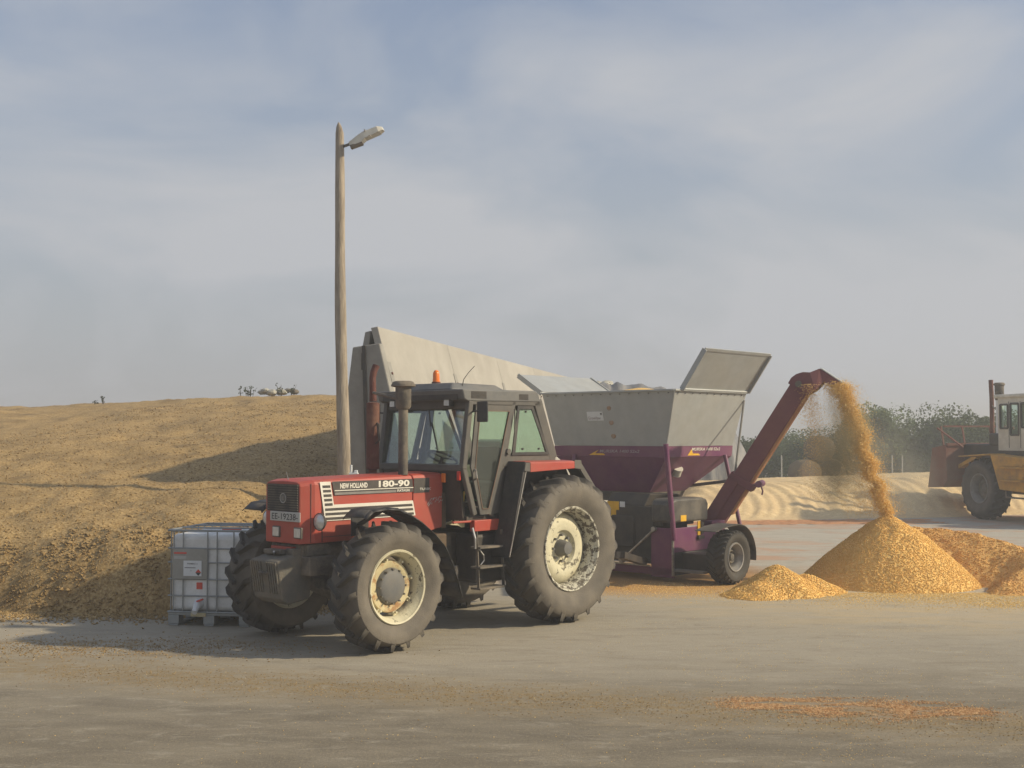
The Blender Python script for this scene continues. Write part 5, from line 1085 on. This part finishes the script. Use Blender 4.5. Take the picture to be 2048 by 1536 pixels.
spots = [ (1478, 60, 0, 0.95), (1502, 57, 3, 1.12), (1520, 63, 2, 0.92), (1548, 60, 1, 1.10), (1580, 62, 0, 1.0), (1612, 64, 1, 1.10), (1645, 60, 3, 1.15), (1672, 62, 0, 1.05), (1705, 60, 2, 1.0), (1728, 63, 0, 1.18), (1758, 60, 2, 1.08), (1786, 62, 1, 1.05), (1812, 60, 3, 1.1), (1846, 62, 0, 0.98), (1874, 60, 1, 1.20), (1905, 62, 2, 1.0), (1935, 60, 0, 1.12), (1968, 60, 2, 1.02), (2000, 62, 1, 1.1), (2030, 60, 0, 1.1), (2065, 61, 2, 1.1)]
where = ['at the left end of the distant row beside the plastic clamp', 'behind the lower end of the elevator', 'seen just left of the elevator tube', 'behind the middle of the elevator', 'left of the straw bales', 'directly behind the left straw bale', 'behind the straw bale stack', 'behind the right straw bale', 'behind the grain stream low down', 'just right of the falling grain stream', 'second tree right of the grain stream', 'under the dip of the tree line', 'in the lowest gap of the tree line', 'right of the dip in the tree line', 'above the loader bucket', 'behind the loader bucket', 'behind the loader exhaust stack', 'behind the loader cab front', 'hidden mostly by the loader cab', 'behind the loader cab rear', 'at the right edge of the picture']
used = set()
for (px, y, k, s), wh in zip(spots, where):
    o = protos[k] if k not in used else copy_tree(protos[k]); used.add(k)
    o.location = ((px - 1024) / 2450 * y, y, 0); o.rotation_euler = (0, 0, random.uniform(0, 6.28)); o.scale = (s * 0.88, s * 0.88, s * (0.55 if px < 1700 else 0.70 if px < 1800 or px > 1860 else 0.58) * random.uniform(0.94, 1.12))
    tag(o, kinds[k] + ' ' + wh, 'tree', 'trees in the distant hedgerow')
def weed(x, y, z, n, h, label, spread=0.25):
    root = empty('weed', (x, y, z), 0, label, 'plant', 'weeds on the heap crest')
    st = MB(); lf = MB()
    for _ in range(n):
        a = random.uniform(0, 6.28); r = random.uniform(0.1, 1) * spread; hh = h * random.uniform(0.5, 1); tip = Vector((cos(a) * r, sin(a) * r, hh))
        st.tube([(cos(a) * r * 0.3, sin(a) * r * 0.3, -0.2), tuple(tip * 0.6), tuple(tip)], [0.008, 0.006, 0.003], 5)
        for _ in range(4):
            p = tip * random.uniform(0.1, 1.0) + Vector((random.gauss(0, 0.04), 0, 0)); u = Vector((random.gauss(0, 1), random.gauss(0, 1), random.gauss(0, 1))).normalized() * 0.026; v = u.cross(Vector((0.2, 1, 0.3))).normalized() * 0.025
            lf.add([p - u, p + v, p + u, p - v], [(0, 1, 2, 3)])
    st.build('stem', M['bark'], root); lf.build('leaves', LM[0], root)
for px, n, h, lab in ((190, 3, 0.16, 'tiny tuft at far left on the heap crest'), (207, 5, 0.20, 'small dark tuft beside the tiny one on the heap crest'), (482, 3, 0.26, 'thin lone weed left of the crest rubble'), (498, 9, 0.30, 'bushy weed just left of the crest rubble'), (563, 7, 0.36, 'weed growing between the crest stones'), (585, 5, 0.30, 'weed at the right of the crest stones')):
    y = 35.8; x = (px - 1024) / 2450 * y; weed(x, y, crest_z(x, y) + 0.05, n, h, lab, 0.12 if h < 0.25 else 0.25)

# ------------------------------------------------------------------ bales, fence posts
def bale(px, y, z, label, yaw=0.4):
    root = empty('round_straw_bale', ((px - 1024) / 2450 * y, y, z), yaw, label, 'straw bale', 'round straw bales by the hedgerow')
    m = MB(); n = 40
    def fn(u, v):
        t = 2 * pi * u; L = 1.15; prof = [(0.0, 0.0), (0.02, 0.45), (0.06, 0.57), (0.5, 0.61), (0.94, 0.57), (0.98, 0.45), (1.0, 0.0)]
        f = v * 6; i = min(int(f), 5); f -= i; a = prof[i][0] + (prof[i + 1][0] - prof[i][0]) * f; r = prof[i][1] + (prof[i + 1][1] - prof[i][1]) * f
        r *= 1 + 0.05 * noise.noise(Vector((cos(t) * 2, sin(t) * 2, a * 3)))
        return (r * cos(t), (a - 0.5) * L, 0.6 + r * sin(t))
    m.grid(fn, 40, 24); m.build('straw_roll', M['straw'], root, smooth=60)
bale(1608, 55, 0, 'lower left round straw bale of the small stack', 0.25); bale(1662, 56, 0, 'lower right round straw bale of the small stack', -0.2); bale(1637, 55.6, 1.08, 'upper round straw bale resting on the two lower ones', 0.1)
for px, lab in ((1562, 'pale fence post left of the straw bales'), (1803, 'pale fence post right of the grain stream'), (1783, 'short fence post next to the pale one')):
    y = 54; q = MB(); q.tube([(0, 0, 0), (0, 0, 1.35), (0.0, 0, 1.42)], [0.032, 0.03, 0.012], 8); q.tube([(-0.03, 0, 1.2), (0.05, 0, 1.22)], 0.015, 6)
    o = q.build('fence_post', M['postwhite'], smooth=40); o.location = ((px - 1024) / 2450 * y, y, 0); tag(o, lab, 'fence post', 'fence posts along the hedgerow')

# ------------------------------------------------------------------ yellow loader on the right (local x forward, y left)
LY = radians(103)
LF = Vector((cos(LY), sin(LY), 0)); LL = Vector((-sin(LY), cos(LY), 0))
wc = Vector((12.98, 33.6, 0)); Lo = wc - LL * 1.02
V = empty('wheel_loader', Lo, LY, 'yellow and cream articulated loader with a rusty red bucket at the right edge', 'loader')
TM_L = tyre_mat('loader_tyre', 0.62, dark=(0.025, 0.025, 0.027), dust=(0.12, 0.10, 0.08))
for x in (0, -3.1):
    for s in (1, -1): ag_wheel(V, (x, s * 1.02, 0.84), 0.84, 0.58, 0.40, s, 20, TM_L, 'plain', 'wheel')
q = MB(); q.box((-0.9, -0.45, 0.7), (1.9, 0.45, 1.45)); q.box((-4.2, -0.45, 0.7), (-1.3, 0.45, 1.35)); q.tube([(0, -0.8, 0.84), (0, 0.8, 0.84)], 0.16, 12); q.tube([(-3.1, -0.8, 0.84), (-3.1, 0.8, 0.84)], 0.16, 12); q.tube([(-1.1, 0, 0.6), (-1.1, 0, 1.5)], 0.15, 12); q.build('chassis', M['loadyellow'], V, bevel=0.02)
q = MB(); q.box((0.0, -0.55, 1.45), (1.9, 0.55, 2.05)); q.build('engine_hood', M['machblack'], V, bevel=0.05)
q = MB()
for s in (1, -1):
    q.prism([(-0.55, 0.78 * s, 1.78), (-0.95, 0.78 * s, 0.85), (-2.2, 0.78 * s, 0.80), (-2.2, 0.78 * s, 1.68), (-1.4, 0.78 * s, 1.74)], (0, 0.50 * s, 0))
    q.prism([(0.9, 0.72 * s, 1.72), (-0.55, 0.72 * s, 1.80), (-0.55, 0.72 * s, 1.76), (0.9, 0.72 * s, 1.68)], (0, 0.58 * s, 0))
fd = q.build('fender', M['loadyellow'], V, bevel=0.02, fix=True)
for z in (1.08, 1.42):
    q = MB(); q.box((-2.1, 1.28, z), (-1.1, 1.44, z + 0.05)); q.box((-2.0, 1.27, z + 0.055), (-1.2, 1.32, z + 0.13)); q.build('step', M['loadyellow'], fd, bevel=0.01)
q = MB(); q.tube([(-2.2, 1.2, 0.85), (-2.1, 1.25, 0.66), (-1.2, 1.25, 0.66), (-1.1, 1.2, 0.85)], 0.025, 8); q.build('step_loop', M['castiron'], fd)
q = MB(); q.box((-2.25, -0.80, 1.72), (-0.15, 0.80, 1.88)); q.build('cab_base', M['machblack'], V)
# cab
q = MB()
CX0, CX1, CY, CZ0, CZ1 = -2.15, -0.25, 0.80, 1.88, 3.30
wins_side = [(-0.35, -0.68, 2.48, 3.12), (-0.80, -1.15, 2.30, 3.14), (-1.27, -1.60, 2.50, 3.14), (-1.70, -2.05, 2.50, 3.14)]
def wallwin(m, x0, x1, y, t, wins, z0, z1):
    xs = sorted([x0, x1]); cur = xs[1]
    for a, b_, c_, d_ in wins:
        m.box((cur, y, z0), (a, y + t, z1)); m.box((a, y, z0), (b_, y + t, c_)); m.box((a, y, d_), (b_, y + t, z1)); cur = b_
    m.box((cur, y, z0), (xs[0], y + t, z1))
for s in (1, -1): wallwin(q, CX0, CX1, CY * s - (0.04 if s > 0 else 0), 0.04, wins_side, CZ0, CZ1)
for x in (CX0, CX1 - 0.04):
    for (a, b_) in ((-0.76, -0.70), (-0.04, 0.04), (0.70, 0.76)): q.box((x, a, 2.45), (x + 0.04, b_, 3.12))
    q.box((x, -0.76, CZ0), (x + 0.04, 0.76, 2.45)); q.box((x, -0.76, 3.12), (x + 0.04, 0.76, CZ1))
lc = q.build('cab', M['loadwhite'], V)
q = MB(); q.box((CX0 - 0.08, -0.86, CZ1), (CX1 + 0.12, 0.86, CZ1 + 0.10)); q.build('cab_roof', M['loadwhite'], lc, bevel=0.03)
for a, b_, c_, d_ in wins_side:
    for s in (1, -1):
        q = MB(); y = (CY + 0.004) * s
        for (p0, p1) in (((a, c_), (a, d_)), ((a, d_), (b_, d_)), ((b_, d_), (b_, c_)), ((b_, c_), (a, c_))): q.bar((p0[0], y, p0[1]), (p1[0], y, p1[1]), 0.05, 0.03, up=(0, 1, 0))
        wf = q.build('window', M['black'], lc)
        q = MB(); q.box((a, (CY - 0.02) * s, c_), (b_, (CY - 0.015) * s, d_)); q.build('pane', M['glass'], wf)
q = MB(); q.box((-0.72, 0.803, 1.95), (-0.74, 0.806, 3.2)); q.box((-1.21, 0.803, 1.95), (-1.23, 0.806, 3.2)); q.build('door_seam', M['black'], lc)
q = MB(); q.box((-1.2, -0.25, 1.9), (-0.7, 0.25, 2.7)); q.build('operator_seat', M['seat'], V, bevel=0.05)
q = MB(); q.lathe([(3.40, 0.11), (3.44, 0.115), (3.50, 0.09), (3.505, 0.001)], 20, 'z', (-1.55, 0.35, 0)); q.build('beacon', M['redlens'], V, smooth=40, fix=True)
q = MB(); q.lathe([(0.0, 0.09), (0.05, 0.08), (0.08, 0.001)], 16, 'x', (CX1 + 0.12, 0.70, CZ1 + 0.12)); q.build('roof_lamp', M['castiron'], V, fix=True)
# stacks
q = MB(); q.tube([(0.75, 0.30, 1.95), (0.75, 0.30, 3.35), (0.78, 0.30, 3.85)], 0.062, 12); q.build('exhaust_stack', M['rust'], V, smooth=40)
q = MB(); q.tube([(0.18, 0.45, 2.0), (0.18, 0.45, 3.3)], 0.10, 14); a_ = q.build('air_filter', M['label'], V, smooth=40)
q = MB(); q.tube([(0.18, 0.45, 3.26), (0.18, 0.45, 3.32), (0.18, 0.45, 3.66)], [0.11, 0.125, 0.125], 16); q.lathe([(3.66, 0.12), (3.68, 0.155), (3.72, 0.15), (3.75, 0.11), (3.752, 0.001)], 18, 'z', (0.18, 0.45, 0)); q.build('filter_bowl', M['castiron'], a_, smooth=40)
q = MB(); q.tube([(0.75, 0.30, 3.15), (0.5, 0.4, 3.05), (0.18, 0.45, 3.10)], 0.02, 8); q.build('stack_brace', M['castiron'], V)
q = MB(); q.box((-0.1, 0.1, 2.0), (0.5, 0.6, 2.35)); q.build('air_box', M['machblack'], V, bevel=0.05)
# arms and bucket
q = MB()
for s in (1, -1): q.bar((0.9, 0.62 * s, 1.7), (2.1, 0.66 * s, 1.25), 0.10, 0.22, up=(0, 1, 0))
arm = q.build('lift_arm', M['loadyellow'], V)
q = MB(); bx0 = 1.75
prof = [(bx0, 2.02), (bx0 - 0.05, 1.0), (bx0 + 0.18, 0.80), (bx0 + 0.95, 0.76)]
for (a, z1), (b_, z2) in zip(prof, prof[1:]):
    q.hexa([(a, -1.10, z1), (b_, -1.10, z2), (b_, 1.10, z2), (a, 1.10, z1), (a + 0.04, -1.10, z1 + 0.04), (b_, -1.10, z2 + 0.04), (b_, 1.10, z2 + 0.04), (a + 0.04, 1.10, z1 + 0.04)])
for s in (1, -1): q.prism([(bx0, 1.10 * s, 2.02), (bx0 - 0.05, 1.10 * s, 1.0), (bx0 + 0.18, 1.10 * s, 0.80), (bx0 + 0.95, 1.10 * s, 0.76), (bx0 + 0.70, 1.10 * s, 1.92)], (0, 0.03 * s, 0))
q.bar((bx0, -1.10, 2.03), (bx0, 1.10, 2.03), 0.08, 0.08)
bk = q.build('bucket', M['bucket'], V, fix=True)
q = MB()
for y in (-1.18, -0.4, 0.5, 1.18): q.bar((bx0 + 0.02, y, 2.0), (bx0 + 0.15, y, 2.55), 0.04, 0.04)
q.bar((bx0 + 0.15, -1.10, 2.55), (bx0 + 0.15, 1.10, 2.55), 0.05, 0.05); q.bar((bx0 + 0.15, 1.3, 2.5), (bx0 - 0.65, 1.0, 1.95), 0.05, 0.04); q.build('bucket_guard', M['bucket'], bk)

# ------------------------------------------------------------------ dust in the air by the stream
def dust(name, c, r, dens, col, label, seed=0):
    m = MB(); n = 20
    def fn(u, v):
        th = pi * v; ph = 2 * pi * u; p = Vector((sin(th) * cos(ph), sin(th) * sin(ph), cos(th)))
        return tuple(p[i] * r[i] for i in range(3))
    m.grid(fn, 24, 16)
    m.f = [f for f in m.f]
    mt = bpy.data.materials.new(name); mt.use_nodes = True; t = mt.node_tree; N = t.nodes; K = t.links; N.clear()
    o = N.new('ShaderNodeOutputMaterial'); pv = N.new('ShaderNodeVolumePrincipled'); pv.inputs['Color'].default_value = (*col, 1); pv.inputs['Anisotropy'].default_value = 0.3
    tc = N.new('ShaderNodeTexCoord'); mp = N.new('ShaderNodeMapping'); mp.inputs['Scale'].default_value = tuple(1 / k for k in r); K.new(tc.outputs['Object'], mp.inputs[0])
    ln = N.new('ShaderNodeVectorMath'); ln.operation = 'LENGTH'; K.new(mp.outputs[0], ln.inputs[0])
    mr = N.new('ShaderNodeMapRange'); mr.interpolation_type = 'SMOOTHSTEP'; mr.inputs[1].default_value = 1.0; mr.inputs[2].default_value = 0.1; mr.inputs[4].default_value = dens; K.new(ln.outputs['Value'], mr.inputs[0])
    nz_ = N.new('ShaderNodeTexNoise'); nz_.inputs['Scale'].default_value = 1.6; nz_.inputs['Detail'].default_value = 3; mp2 = N.new('ShaderNodeMapping'); mp2.inputs['Location'].default_value = (seed, seed, 0); mp2.inputs['Scale'].default_value = (1.6, 1, 0.6); K.new(tc.outputs['Object'], mp2.inputs[0]); K.new(mp2.outputs[0], nz_.inputs['Vector'])
    m3 = N.new('ShaderNodeMapRange'); m3.inputs[1].default_value = 0.35; m3.inputs[2].default_value = 0.65; K.new(nz_.outputs['Fac'], m3.inputs[0])
    mu = N.new('ShaderNodeMath'); mu.operation = 'MULTIPLY'; K.new(mr.outputs[0], mu.inputs[0]); K.new(m3.outputs[0], mu.inputs[1]); K.new(mu.outputs[0], pv.inputs['Density']); K.new(pv.outputs[0], o.inputs['Volume'])
    ob = m.build(name, mt, fix=True); ob.location = c; return tag(ob, label, 'dust', kind='stuff')
dust('grain_dust_veil', (5.30, 19.75, 2.1), (0.60, 0.5, 1.3), 5.0, (0.95, 0.78, 0.42), 'yellow dust veil hanging under the elevator hood left of the stream')
dust('drifting_dust', (6.3, 20.4, 1.7), (1.3, 1.3, 1.1), 0.5, (0.9, 0.82, 0.62), 'faint dust drifting right of the grain stream', 4)

# ------------------------------------------------------------------ haze
HZ = MB(); HZ.box((-440, -60, -1.0), (440, 500, 9.5))
me = bpy.data.meshes.new('haze'); me.from_pydata(HZ.v, [], HZ.f); hz = bpy.data.objects.new('haze', me); C.objects.link(hz)
hmats = bpy.data.materials.new('haze'); hmats.use_nodes = True; t = hmats.node_tree; t.nodes.clear(); o = t.nodes.new('ShaderNodeOutputMaterial'); pv = t.nodes.new('ShaderNodeVolumePrincipled')
pv.inputs['Color'].default_value = (0.93, 0.92, 0.90, 1); pv.inputs['Density'].default_value = 0.0045; pv.inputs['Anisotropy'].default_value = 0.2; t.links.new(pv.outputs[0], o.inputs['Volume'])
me.materials.append(hmats); tag(hz, 'thin pale haze over the whole farmyard', 'haze', kind='stuff')
